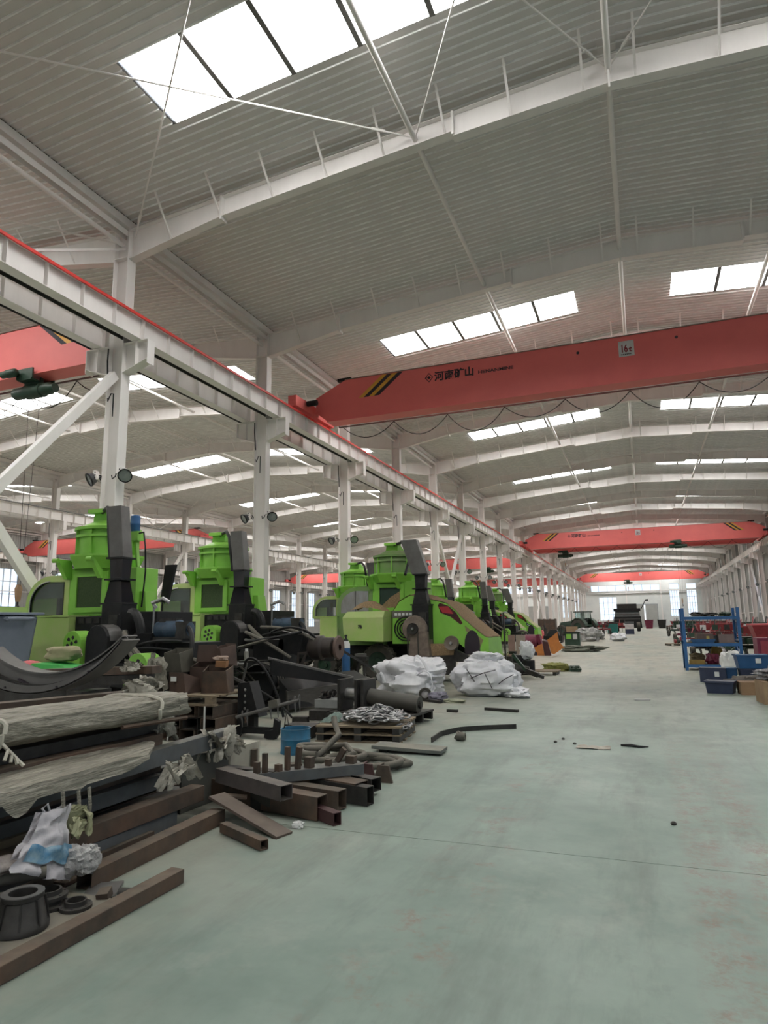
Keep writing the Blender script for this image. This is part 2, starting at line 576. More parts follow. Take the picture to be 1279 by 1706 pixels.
# crane runway beams
def seg_mesh():
    mb = MB()
    h = RAILZ-.09-BEAMB
    mb.ibeam((0, 0, BEAMB+h/2), (0, BAY-.012, BEAMB+h/2), .30, h, .016, .012)
    for k in range(7):
        y = .02 + k*BAY/7
        for sg in (-1, 1): mb.box(min(.006*sg, .12*sg), max(.006*sg, .12*sg), y, y+.012, BEAMB+.016, RAILZ-.11)
    return mb.mesh('beam_segment', WHITE)
SEG = seg_mesh()
RX = [(L1+.63, 1), (LR-.56, 1), (L1-.65, 0), (L2+.65, 0), (L2-.65, 0), (L3+.65, 0)]
for n_, (rx, _) in enumerate(RX):
    e = sempty('crane_runway')
    for y in FR[:-1]: inst(SEG, 'beam_segment', e, (rx, y, 0))
    MB().box(rx-.045, rx+.045, YBACK, YEND, RAILZ-.09, RAILZ).box(rx-.155, rx+.155, YBACK, YEND, RAILZ-.098, RAILZ-.088).build('rail', RED if n_ == 0 else GREY, e)
    if n_ == 0: MB().box(rx+.12, rx+.165, YBACK, YEND, RAILZ-.15, RAILZ-.085).build('painted_edge', mat('bright_red_edge', (.78, .06, .05), .45), e)
# conductor channel beside the runway beams on the shared column line
for rx in (L1-.95, L1+.28):
    struct(MB().channel((rx, YBACK, 8.98), (rx, YEND, 8.98), .16, .10, .01).build('conductor_channel', GREY))

# roof frames
def rafter(h):
    cx, wd = HALLS[h]
    hw = wd/2 - .24
    top = lambda a: EAVE-.30 + SLOPE*(wd/2-a)
    web, bot = MB(), []
    key = [(hw, .84), (hw*.765, .54), (hw*.765-.01, .54), (hw*.27, .46), (hw*.27-.01, .58), (0, .62)]
    pts = [(a, top(a), top(a)-d) for a, d in key]
    for sg in (-1, 1):
        for (a, t, b), (a2, t2, b2) in zip(pts, pts[1:]):
            web.prism([(sg*a, b), (sg*a2, b2), (sg*a2, t2), (sg*a, t)], -.006, .006)
            if abs(a-a2) > .05:
                for z, z2 in ((b, b2), (t, t2)):
                    web.hexa([(sg*a, -.12, z-.014), (sg*a2, -.12, z2-.014), (sg*a2, .12, z2-.014), (sg*a, .12, z-.014), (sg*a, -.12, z), (sg*a2, -.12, z2), (sg*a2, .12, z2), (sg*a, .12, z)])
        for a, t, b in (pts[1], pts[3]):
            web.box(sg*a-.025, sg*a+.025, -.13, .13, b-.09, t+.02)
    web.box(-.02, .02, -.13, .13, pts[-1][2]-.12, pts[-1][1])
    def bz(a):
        for (a1, t1, b1), (a2, t2, b2) in zip(pts, pts[1:]):
            if a2 <= a <= a1: return b1 + (b2-b1)*(a1-a)/max(a1-a2, 1e-6)
        return pts[-1][2]
    braces = []
    for sg in (-1, 1):
        for a in (.5, 2.0, 3.45, 4.9, 6.35, 7.8, 9.3, 10.8):
            if a < hw-.4: braces.append((sg*a, bz(a)+.06, roofz(h, cx+a)-.03))
    return web, braces
W = {}
for h in range(3):
    cx = HALLS[h][0]
    web, br = rafter(h)
    wm = web.mesh('roof_rafter', WHITE)
    bms = [MB().bar((x, -.72, zt), (x, -.05, zb), .05, .012).bar((x+.022, -.72, zt), (x+.022, -.05, zb), .008, .05).mesh('flange_brace', WHITE) for x, zb, zt in br]
    allb = MB()
    for x, zb, zt in br: allb.bar((x, -.72, zt), (x, -.05, zb), .05, .012)
    jm = allb.mesh('flange_braces', WHITE)
    for i, y in enumerate(FR[:-1]):
        r = struct(inst(wm, 'roof_rafter', None, (cx, y, 0)))
        if h == 0 and 3 <= i <= 14:
            for b in bms: inst(b, 'flange_brace', r)
        else:
            inst(jm, 'flange_braces', r)['kind'] = 'stuff'

# longitudinal tubes, gutters, wind bracing
for h in range(3):
    cx, wd = HALLS[h]
    for dx in (0, -4.15, 4.15):
        z = EAVE-.30+SLOPE*(wd/2-abs(dx))-.28
        e = struct(MB().cyl((cx+dx, YBACK, z), (cx+dx, YEND, z), .062, 12).build('roof_strut', WHITE, smooth=True))
        for y in FR[:-1]:
            pass
for lx in (L1, L2, L3, LR):
    struct(MB().prof([(-.20, 0), (-.20, .20), (-.22, .20), (-.22, -.02), (.22, -.02), (.22, .20), (.20, .20), (.20, 0)], (lx, YBACK, 12.12), (lx, YEND, 12.12)).build('valley_gutter', WHITE))
    struct(MB().cyl((lx-.08, YBACK, 11.72), (lx-.08, YEND, 11.72), .06, 12).build('eave_strut', WHITE, smooth=True))
    struct(MB().channel((lx+.1, YBACK, 11.92), (lx+.1, YEND, 11.92), .18, .16, .01).build('eave_channel', WHITE))
for h in (0, 1):
    cx, wd = HALLS[h]
    xs = [cx-wd/2+.3, cx-4.15, cx, cx+4.15, cx+wd/2-.3]
    for k in (3, 8, 16):
        y0, y1 = FR[k], FR[k+1]
        for a, b in zip(xs, xs[1:]):
            za, zb = (EAVE-.30+SLOPE*(wd/2-abs(q-cx))-.22 for q in (a, b))
            for p, q in (((a, y0, za), (b, y1, zb)), ((b, y0, zb), (a, y1, za))):
                P_, Q_ = Vector(p), Vector(q)
                mb = MB().cyl(P_, Q_, .02, 6)
                u = P_.lerp(Q_, .9)
                v = P_.lerp(Q_, .93)
                mb.cyl(u, v, .034, 6)
                struct(mb.build('wind_rod', WHITE))
# crossed wall bracing between columns
for lx in (L1, L2, LR):
    for k in (3, 8, 14):
        y0, y1 = FR[k], FR[k+1]
        for a, b in (((lx, y0+.15, .25), (lx, y1-.15, 8.0)), ((lx, y0+.15, 8.0), (lx, y1-.15, .25))):
            struct(MB().channel(a, b, .22, .16, .012, up=(1, 0, 0)).build('column_brace', WHITE))
            struct(MB().bar((lx, y0, 11.6), (lx, (y0+y1)/2, 9.6), .06, .06).bar((lx, y1, 11.6), (lx, (y0+y1)/2, 9.6), .06, .06).build('upper_brace', WHITE)) if a[2] < 1 else None

# roof sheets with raised ribs, skylight strips every second bay
PW = .875
SKY0, SKYP = 8.75, 14.0
def panel_mesh(x0, x1, h, sg):
    cx, wd = HALLS[h]
    z = lambda x: EAVE + SLOPE*(wd/2-abs(x))
    out = MB()
    prof = []
    for k in range(4):
        y = k*PW/4
        prof += [(y, 0), (y+.155, 0), (y+.166, -.030), (y+.190, -.030)]
    prof.append((PW, 0))
    n = len(prof)
    vs = [(x, y, z(x)+dz) for x in (x0, x1) for y, dz in prof]
    out.add(vs, [(i, i+1, n+i+1, n+i) for i in range(n-1)])
    me = out.mesh('roof_panel', LINER)
    me.materials.append(RIBM)
    for i, p in enumerate(me.polygons):
        if i % 4 in (1, 2): p.material_index = 1  # near side and underside of ribs coloured paler, as if catching skylight
    return me
NP = [0]
import itertools
sky_n = 0
PANE = emit('skylight_panel_glow', (1.0, .995, .93), PANEL_STRENGTH)
def pane_material():
    n, l = PANE.node_tree.nodes, PANE.node_tree.links
    e = [q for q in n if q.type == 'EMISSION'][0]
    tc = n.new('ShaderNodeTexCoord')
    mp = n.new('ShaderNodeMapping')
    mp.inputs['Scale'].default_value = (.6, 14, 1)
    t = n.new('ShaderNodeTexNoise')
    t.inputs['Scale'].default_value = 1.0
    r = n.new('ShaderNodeValToRGB')
    r.color_ramp.elements[0].position = .3
    r.color_ramp.elements[1].position = .7
    r.color_ramp.elements[0].color = (.975, .965, .935, 1)
    r.color_ramp.elements[1].color = (1, 1, .97, 1)
    l.new(tc.outputs['Object'], mp.inputs[0])
    l.new(mp.outputs[0], t.inputs['Vector'])
    l.new(t.outputs[0], r.inputs[0])
    l.new(r.outputs[0], e.inputs[0])
pane_material()
for h in range(3):
    cx, wd = HALLS[h]
    ceil_ = sempty('ceiling')
    hw = wd/2
    XE, XR, XM, XI = hw-.205, 0.0, hw-3.3, 1.6     # eave end, ridge, skylight span
    full = {sg: panel_mesh(sg*XE, 0, h, sg) for sg in (-1, 1)}
    low = {sg: panel_mesh(sg*XE, sg*XM, h, sg) for sg in (-1, 1)}
    high = {sg: panel_mesh(sg*XI, 0, h, sg) for sg in (-1, 1)}
    rest = MB()
    ribs_rest = []
    cnt = 0
    i0 = int((YBACK-SKY0)//PW)
    i1 = int((YEND-SKY0)//PW)+1
    for i in range(i0, i1):
        y = SKY0 + i*PW
        sky = (i % 16) in (0, 1)
        for sg in (-1, 1):
            ms = [low[sg], high[sg]] if sky else [full[sg]]
            for me in ms:
                vis = (h == 0 and y > 5) or (h == 1 and y > 14 and y < 95)
                if vis and cnt < 296:
                    inst(me, 'roof_panel', ceil_, (cx, y, 0))
                    cnt += 1
                else:
                    o = len(rest.v)
                    rest.v += [(v.co.x+cx, v.co.y+y, v.co.z) for v in me.vertices]
                    for p in me.polygons:
                        rest.f.append(tuple(q+o for q in p.vertices))
                        ribs_rest.append(p.material_index)
    if rest.f:
        me = bpy.data.meshes.new('roof_panels_far')
        me.from_pydata(rest.v, [], rest.f)
        me.materials.append(LINER)
        me.materials.append(RIBM)
        me.polygons.foreach_set('material_index', ribs_rest)
        o = bpy.data.objects.new('far_roof_panels', me)
        COL.objects.link(o)
        o.parent = ceil_
        o['kind'] = 'stuff'
    MB().box(cx-.18, cx+.18, YBACK, YEND, roofz(h, cx)-.03, roofz(h, cx)+.02).build('ridge_cap', LINER, ceil_)
    # dark cover over the sheets so that no sky leaks between them
    for sg in (-1, 1):
        z0, z1 = EAVE+SLOPE*.3+.12, roofz(h, cx)+.12
        yy = YBACK
        k = 0
        segs = []
        for i in range(i0, i1):
            if i % 16 == 0:
                segs.append((yy, SKY0+i*PW))
                yy = SKY0+(i+2)*PW
        segs.append((yy, YEND))
        cov = MB()
        zz = lambda x: EAVE+SLOPE*(hw-abs(x))+.05
        def sheet(xa, xb, ya, yb):
            if yb <= ya: return
            cov.hexa([(cx+xa, ya, zz(xa)), (cx+xb, ya, zz(xb)), (cx+xb, yb, zz(xb)), (cx+xa, yb, zz(xa)), (cx+xa, ya, zz(xa)+.03), (cx+xb, ya, zz(xb)+.03), (cx+xb, yb, zz(xb)+.03), (cx+xa, yb, zz(xa)+.03)])
        for a, b in segs: sheet(sg*(hw+.3), 0, max(a, YBACK), min(b, YEND))
        for i in range(i0, i1):
            if i % 16 == 0:
                ya, yb = max(SKY0+i*PW, YBACK), min(SKY0+(i+2)*PW, YEND)
                sheet(sg*(hw+.3), sg*XM, ya, yb)
                sheet(sg*XI, 0, ya, yb)
        cov.build('roof_cover', GREY, ceil_)
    # skylights
    npn = 5
    pl = (XM-XI)/npn
    pm, fmz = {}, {}
    for sg in (-1, 1):
        zz = lambda x: EAVE+SLOPE*(hw-x)+.02
        pm[sg] = MB().hexa([(0, 0, 0), (sg*(pl-.07), 0, -SLOPE*(pl-.07)), (sg*(pl-.07), 1.75, -SLOPE*(pl-.07)), (0, 1.75, 0), (0, 0, .012), (sg*(pl-.07), 0, .012-SLOPE*(pl-.07)), (sg*(pl-.07), 1.75, .012-SLOPE*(pl-.07)), (0, 1.75, .012)]).mesh('pane', PANE)
        mu = MB()
        for q in range(1, npn):
            x = XI+q*pl-.035
            mu.box(sg*x-.055, sg*x+.055, 0, 1.75, zz(x)-.04, zz(x)+.02)
        fmz[sg] = mu.mesh('mullion', GREY)
    for i in range(i0, i1):
        if i % 16 == 0:
            y = SKY0+i*PW
            if y < YBACK or y+1.75 > YEND: continue
            for sg in (-1, 1):
                sky_n += 1
                wnd = sempty('window_%d' % sky_n)
                inst(fmz[sg], 'mullion', wnd, (cx, y, 0))
                for q in range(npn):
                    x = XI+q*pl
                    inst(pm[sg], 'pane', wnd, (cx+sg*x, y, EAVE+SLOPE*(hw-x)+.015))

# ------------------------------------------------------------ walls
GLZ = glass('window_glass', (.93, .97, 1), .06)
FRAMEM = mat('window_frame_metal', (.34, .36, .38), .5)
wn = [sky_n]
def window(x0, x1, z0, z1, y, nx, nz, axis='Y', tr=None):
    wn[0] += 1
    o = sempty('window_%d' % wn[0])
    mb = MB()
    def bx(a0, a1, c0, c1, t=.03):
        if axis == 'Y': mb.box(a0, a1, y-t, y+t, c0, c1)
        else: mb.box(y-t, y+t, a0, a1, c0, c1)
    for k in range(nx+1):
        x = x0+(x1-x0)*k/nx
        bx(x-.035, x+.035, z0, z1)
    for k in range(nz+1):
        z = z0+(z1-z0)*k/nz
        bx(x0, x1, z-.035, z+.035)
    if tr: bx(x0, x1, tr-.12, tr+.12)
    mb.build('window_frame', FRAMEM, o)
    for i in range(nx):
        for j in range(nz):
            a0, a1 = x0+(x1-x0)*i/nx+.03, x0+(x1-x0)*(i+1)/nx-.03
            c0, c1 = z0+(z1-z0)*j/nz+.03, z0+(z1-z0)*(j+1)/nz-.03
            g = MB()
            if axis == 'Y': g.box(a0, a1, y-.004, y+.004, c0, c1)
            else: g.box(y-.004, y+.004, a0, a1, c0, c1)
            g.build('pane', GLZ, o)
    return o
def wall_with_holes(name, axis, pos, a0, a1, z1, holes, m, th=.2, ribs=0):
    """wall along one axis; holes = (a0,a1,z0,z1) not overlapping in a"""
    mb = MB()
    def bx(p, q, c, d, t0=0, t1=th):
        if q-p < .001 or d-c < .001: return
        if axis == 'Y': mb.box(p, q, pos+t0, pos+t1, c, d)
        else: mb.box(pos+t0, pos+t1, p, q, c, d)
    cur = a0
    spans = {}
    for h in holes: spans.setdefault((h[0], h[1]), []).append((h[2], h[3]))
    for (p, q) in sorted(spans):
        bx(cur, p, 0, z1)
        z = 0
        for c, d in sorted(spans[(p, q)]):
            bx(p, q, z, c)
            z = d
        bx(p, q, z, z1)
        cur = q
    bx(cur, a1, 0, z1)
    o = struct(mb.build(name, m))
    if ribs:
        r = MB()
        sgn = -1 if th > 0 else 1
        x = a0
        while x < a1:
            hit = [h for h in holes if h[0]-.06 < x < h[1]+.06]
            zs = [(0, z1)] if not hit else []
            if hit:
                z = 0
                for h in sorted(hit, key=lambda t: t[2]):
                    zs.append((z, h[2]))
                    z = h[3]
                zs.append((z, z1))
            for c, d in zs:
                if d-c > .05:
                    if axis == 'Y': r.box(x-.03, x+.03, pos+sgn*.03, pos, c, d)
                    else: r.box(pos+min(0, sgn*.03), pos+max(0, sgn*.03), x-.03, x+.03, c, d)
            x += ribs
        r.build('siding_ribs', m, o)['kind'] = 'stuff'
    return o
# end wall, one pattern for each hall
wall_y = YEND
def end_holes(cx):
    H = [(cx-9.6, cx-5.7, 1.7, 7.1), (cx+5.95, cx+7.95, 2.5, 8.3), (cx+9.6, cx+11.6, 2.5, 8.3)]
    return H
hs = []
for h in range(3):
    cx = HALLS[h][0]
    hs += [(cx-9.6, cx-5.7, 1.7, 7.1), (cx-9.6, cx-5.7, 8.5, 9.85), (cx-11.3, cx-9.6, 8.5, 9.85), (cx-5.7, cx-3.6, 8.5, 9.85), (cx-3.3, cx+.22, 8.5, 9.85), (cx+.22, cx+.5, 0, 5.2), (cx+.22, cx+.5, 8.5, 9.85), (cx+.5, cx+3.9, 8.5, 9.85),
           (cx+5.95, cx+7.95, 2.5, 8.3), (cx+5.95, cx+7.95, 8.65, 9.85), (cx+9.55, cx+11.6, 2.5, 8.3), (cx+9.55, cx+11.6, 8.65, 9.85)]
wall_with_holes('wall_end', 'Y', YEND, L3-.5, LR+.5, 13.6, hs, WALLP, .25)
for h in range(3):
    cx = HALLS[h][0]
    window(cx-9.6, cx-5.7, 1.7, 7.1, YEND+.1, 4, 4)
    for a, b, k in ((-11.3, -9.6, 1), (-9.6, -5.7, 2), (-5.7, -3.6, 1), (-3.3, .1, 2), (.1, 3.9, 2)): window(cx+a, cx+b, 8.5, 9.85, YEND+.1, k, 1)
    for a in (5.95, 9.57):
        window(cx+a, cx+a+2, 2.5, 8.3, YEND+.1, 4, 4)
        window(cx+a, cx+a+2, 8.65, 9.85, YEND+.1, 1, 1)
    for x in (cx-3.45, cx+4.1): struct(MB().ibeam((x, YEND-.2, 0), (x, YEND-.2, 12.6), .25, .35, up=(0, 1, 0)).build('end_wall_column', WHITE))
    t = struct(MB().box(cx-12, cx+12, YEND-.12, YEND, 8.32, 8.46).box(cx-12, cx+12, YEND-.3, YEND, 7.9, 7.98).build('trim_%d' % (h+1), WHITE))
    d = sempty('door_%d' % (h+1))
    MB().box(cx-2.45, cx-2.3, YEND-.1, YEND, 0, 5.3).box(cx+3.05, cx+3.2, YEND-.1, YEND, 0, 5.3).box(cx-2.45, cx+3.2, YEND-.1, YEND, 5.2, 5.35).build('door_frame', FRAMEM, d)
    MB().box(cx-2.3, cx+.22, YEND-.07, YEND, .02, 5.2).build('door_leaf', SIDING, d)
    MB().box(cx+.5, cx+3.05, YEND-.07, YEND, .02, 5.2).build('door_leaf', SIDING, d)
    MB().box(cx+4.5, cx+12, YEND-.25, YEND, 0, 2.2).build('trim_%d' % (h+4), WALLP)['kind'] = 'structure'
# long side walls: window in every bay of the lower zone
def side_wall(name, pos, th, ins):
    holes = []
    for k, y in enumerate(FR[:-1]):
        holes.append((y+2.2, y+4.8, 1.3, 8.0))
    o = wall_with_holes(name, 'X', pos, YBACK, YEND, 12.6, holes, SIDING, th, ribs=.30)
    for p, q, c, d in holes: window(p, q, c, d, pos+th/2, 3, 5, 'X')
    for z in (2.4, 5.6, 8.6): struct(MB().box(min(pos, pos+ins), max(pos, pos+ins), YBACK, YEND, z-.04, z+.04).build('wall_girt', WHITE))
    # rain pipes down the wall
    for k, y in enumerate(FR[3:-1:2]):
        pp = struct(MB().cyl((pos+ins*1.6, y+.55, .2), (pos+ins*1.6, y+.55, 12.0), .055, 8).build('rain_pipe', WHITE, smooth=True))
side_wall('wall_right', LR+.36, .15, -.1)
side_wall('wall_left', L3-.36, -.15, .1)
# gate wall behind the viewpoint
hs = []
for h in range(3):
    cx = HALLS[h][0]
    hs.append((cx-4, cx+4, 0, 6))
wall_with_holes('wall_back', 'Y', YBACK-.2, L3-.5, LR+.5, 13.6, hs, WALLP, .2)
# ============================================================ overhead cranes
GZ0, GZ1 = 9.30, 10.88
def crane(h, y, label, sign_text, loops=True, dens=1):
    cx, wd = HALLS[h]
    rw = (wd-1.26)/2 if h == 0 else (wd-1.3)/2
    t = thing('overhead_crane', label, 'crane', (cx, y, 0), 0, None)
    hw = rw-.05
    face = [(-hw+.25, GZ0+.42), (-hw+.75, GZ0+.02), (hw-.75, GZ0+.02), (hw-.25, GZ0+.42), (hw-.25, GZ0+1.0), (hw-1.5, GZ1), (-hw+1.5, GZ1), (-hw+.25, GZ0+1.0)]
    MB().prism(face, 0, .55).build('girder', RED, t, bev=.012)
    MB().box(-hw+.75, hw-.75, -.06, .61, GZ0-.02, GZ0+.02).build('girder_flange', RED, t)
    MB().box(-hw+1.5, hw-1.5, -.04, .59, GZ1, GZ1+.015).build('bounce_cover_plate', mat('crane_top_grey', (.30, .26, .23), .9), t)  # unseen grey plate, added to keep red bounce light off the ceiling
    for sg in (-1, 1):
        c = MB().box(sg*rw-.17, sg*rw+.17, -1.35, 1.9, RAILZ+.06, RAILZ+.46)
        for yy in (-1.2, 1.75): c.cyl((sg*rw-.09, yy, RAILZ+.17), (sg*rw+.09, yy, RAILZ+.17), .165, 16)
        c.build('end_carriage', RED, t, bev=.01)
        MB().cyl((sg*rw-sg*.2, -.5, RAILZ+.36), (sg*rw-sg*.6, -.5, RAILZ+.36), .11, 14).box(sg*rw-.12, sg*rw+.12, -.65, -.35, RAILZ+.2, RAILZ+.5).build('travel_motor', BLK, t, smooth=True)
        MB().box(sg*(hw-1.4)-.28, sg*(hw-1.4)+.28, .1, .4, GZ1+.016, GZ1+.13).build('control_box', BLK, t)
        zb, zt = GZ0+.78, GZ1-.03
        for k in range(4):
            a = -hw+2.05+k*.21
            b = a+.95
            q = [(sg*a, zb), (sg*(a+.21), zb), (sg*(b+.21), zt), (sg*b, zt)]
            MB().prism(q, -.004, 0).build('hazard_stripe', YEL if k % 2 == 0 else INK, t)
            MB().prism(q, .55, .554).build('hazard_stripe', YEL if k % 2 == 0 else INK, t)
    if sign_text:
        x = -6.95
        d = MB().ring([(x, 10.46), (x+.16, 10.28), (x+.32, 10.46), (x+.16, 10.64)], [(x+.035, 10.46), (x+.16, 10.32), (x+.285, 10.46), (x+.16, 10.60)], -.005, 0)
        d.prism([(x+.10, 10.46), (x+.16, 10.39), (x+.22, 10.46), (x+.16, 10.53)], -.005, 0)
        d.prism([(x+.05, 10.45), (x+.27, 10.45), (x+.27, 10.47), (x+.05, 10.47)], -.005, 0)
        d.build('emblem', INK, t)
        text('\u6cb3\u5357\u77ff\u5c71', .37, INK, t, facing((x+.36, -.004, 10.33)), bold=.011)
        text('HENANMINE', .165, INK, t, facing((-4.98, -.004, 10.33)), wide=1.32, bold=.004)
    p = MB().box(-.26, .22, -.015, 0, 10.17, 10.70).build('plate', PLATE, t)
    text('16', .36, REDINK, p, facing((-.2, -.016, 10.32)), wide=.62, bold=.012)
    text('t', .26, REDINK, p, facing((.06, -.016, 10.32)), bold=.01)
    for k in range(6): MB().box(-.19+k*.055, -.155+k*.055, -.018, -.015, 10.22, 10.255).build('small_print', INK, p)
    for x, z in ((-1.55, 10.54), (1.5, 10.57)): MB().cyl((x, -.012, z), (x, 0, z), .05, 12).build('port_hole', INK, t)
    if loops:
        n = 10
        for k in range(n):
            x0 = -hw+1.0+k*(2*hw-2)/n
            x1 = x0+(2*hw-2)/n
            dz = .5+.12*((k*37) % 3)
            pts = [(x0+(x1-x0)*u/12, .92, GZ0-.01-dz*4*(u/12)*(1-u/12)) for u in range(13)]
            MB().tube(pts, .016, 6).build('festoon_cable', BLK, t)
        MB().box(-hw+.8, hw-.8, .90, .94, GZ0, GZ0+.05).box(-hw+.8, -hw+.84, .5, .92, GZ0+.05, GZ0+.09).box(hw-.84, hw-.8, .5, .92, GZ0+.05, GZ0+.09).build('cable_track', GREY, t)
    return t
def hoist(x, y, label, drop, group=None, hook=True):
    t = thing('electric_hoist', label, 'hoist', (x, y, 0), 0, group)
    MB().lathe((-.85, 0, 8.88), [(.001, 0), (.17, .01), (.19, .06), (.19, .5), (.23, .52), (.23, 1.15), (.19, 1.17), (.19, 1.45), (.14, 1.52), (.14, 1.66), (.001, 1.67)], 20, 'X').build('drum', DGREEN, t, smooth=True)
    MB().box(-.3, .26, -.16, .16, 9.06, 9.12).box(-.28, -.24, -.05, .05, 9.1, 9.27).box(.2, .24, -.05, .05, 9.1, 9.27).box(-.35, .3, -.42, -.37, 9.14, 9.46).box(-.35, .3, .37, .42, 9.14, 9.46).box(-.3, .26, -.42, .42, 9.1, 9.15).build('trolley', DGREEN, t)
    MB().lathe((-.75, -.58, 9.30), [(.001, 0), (.11, .01), (.11, .2), (.13, .22), (.13, .55), (.09, .6), (.001, .62)], 16, 'X').build('travel_motor', DGREEN, t, smooth=True)
    for k in range(4): MB().cyl((-.2, -.37, 9.395), (-.2, -.3, 9.395), .07, 10).build('wheel', BLK, t, loc=((k % 2)*.32, (k//2)*.67, 0))
    if hook:
        MB().cyl((-.25, 0, 8.7), (-.12, 0, drop+.45), .007, 5).cyl((.22, 0, 8.7), (-.02, 0, drop+.45), .007, 5).build('wire_rope', BLK, t)
        hb = MB()
        hb.tube([(-.07, 0, drop+.5), (-.07, 0, drop+.38), (-.07, 0, drop+.15), (-.07, 0, drop)], [.07, .125, .10, .075], 12, flat=.6)
        hb.build('hook_block', TAN, t, smooth=True)
        MB().cyl((-.07, -.08, drop+.33), (-.07, .08, drop+.33), .03, 8).build('axle_pin', BLK, t)
        pts = [(-.07, 0, drop), (-.07, 0, drop-.12)] + [(-.07+.07*math.sin(a), 0, drop-.19+.07*math.cos(a)) for a in [k*PI/6 for k in range(0, 10)]]
        MB().tube(pts, [.028, .03]+[.026]*8+[.02, .012], 8).build('hook', DARK, t, smooth=True)
    pts = [(-.9, 0, 8.8), (-1.0, .05, 8.5), (-.7, .05, 8.35), (-.45, 0, 8.7)]
    MB().tube(pts, .012, 5).build('cable', BLK, t)
    return t
crane(0, 22.06, 'nearest red 16t box girder crane spanning the main hall, lettered on its side', True)
crane(0, 71.5, 'red girder crane further down the main hall with a hoist hanging near its middle', True)
crane(0, 76.2, 'red girder crane parked close behind another crane, its hoist near the shared columns', False, False)
crane(0, 138, 'farthest red girder crane of the main hall, in front of the end wall windows', False, False)
crane(1, 14.1, 'red girder crane in the side hall carrying the near hoist over the grey bin', False)
crane(1, 94, 'dark red girder crane halfway down the side hall behind the columns', False, False)
crane(1, 145, 'bright red girder crane at the far end of the side hall', False, False)
crane(2, 52, 'red girder crane in the third hall with black and yellow stripes above the cab', False, False)
crane(2, 110, 'distant red girder crane in the third hall', False, False)
hoist(-17.0, 14.375, 'dark green electric hoist with tan hook block lowered over the grey bin', 2.42)
hoist(3.8, 71.775, 'dark green hoist under the double cranes with a long rope down', 3.2)
hoist(-7.6, 76.475, 'small dark hoist under the rear crane near the column row', 7.6)
hoist(-2.2, 138.275, 'tiny dark hoist under the farthest main hall crane', 7.6)
hoist(-20.2, 94.275, 'dark hoist under the dark red crane of the side hall', 7.6)

# ------------------------------------------------------------ floodlights on the columns
LENS = mat('floodlight_lens', (.22, .25, .25), .1, col2=(.3, .33, .33), scale=9, spec=.8)
def floodlight(sg):
    t = thing('floodlight', 'x', 'floodlight')
    R = Matrix.Translation((sg*.30, -.10, .02)) @ Matrix.Rotation(sg*.55, 4, 'Z') @ Matrix.Rotation(.5, 4, 'X')
    def xf(mb):
        mb.v = [tuple(R @ Vector(v)) for v in mb.v]
        return mb
    xf(MB().lathe((0, 0, 0), [(.001, .22), (.06, .21), (.10, .12), (.15, 0), (.165, -.07), (.155, -.07), (.14, 0)], 20, 'Y')).build('reflector', mat('floodlight_housing', (.10, .10, .11), .4), t, smooth=True)
    xf(MB().lathe((0, 0, 0), [(.158, -.05), (.176, -.05), (.176, -.085), (.150, -.085)], 20, 'Y', True)).build('rim', BLK, t, smooth=True)
    xf(MB().disc((0, -.06, 0), .155, 20, 'Y')).build('lens', LENS, t)
    b = MB().rbox((sg*.15, -.08, .10), (.05, .14, .26), ry=sg*.45).build('ballast_box', WHITE, t)
    for k in (-1, 0, 1): MB().rbox((sg*.15-sg*.0, -.155, .10+k*.07), (.03, .012, .03), ry=sg*.45).build('slot', INK, b)
    MB().tube([(0, -.05, .1), (sg*.1, -.06, .09), (sg*.17, -.06, .02), (sg*.22, -.08, .02)], .013, 6).tube([(sg*.0, -.1, .08), (sg*.02, -.14, .0), (sg*-.05, -.17, -.06), (sg*-.07, -.17, .04)], .016, 6).build('mounting_arm', BLK, t, smooth=True)
    return t
base = {sg: floodlight(sg) for sg in (-1, 1)}
first = {1: True, -1: True}
for lx, nm, z in ((L1, 'row beside the aisle', 5.32), (L2, 'row between the two side halls', 5.32)):
    for k in range(4, 24):
        if lx == L2 and not 6 <= k <= 14: continue
        for sg in (-1, 1):
            sd = 'aisle side' if sg > 0 else 'outer side'
            if k < 22:
                lab = 'round floodlight on the %s of the %s column, %s' % (sd, ORD[k-4], nm)
            loc = (lx+sg*.235, FR[k]-.05, z)
            if first[sg]:
                base[sg].location = loc
                base[sg]['label'] = lab
                base[sg]['group'] = 'floodlights on the columns'
                first[sg] = False
            else:
                if k >= 22: continue
                dup(base[sg], loc, None, lab, 'floodlights on the columns')
for k in range(9, 20):
    dup(base[-1], (LR-.235, FR[k]-.05, 5.32), None, 'round floodlight on the %s column along the outer wall' % ORD[k-4], 'floodlights on the columns')
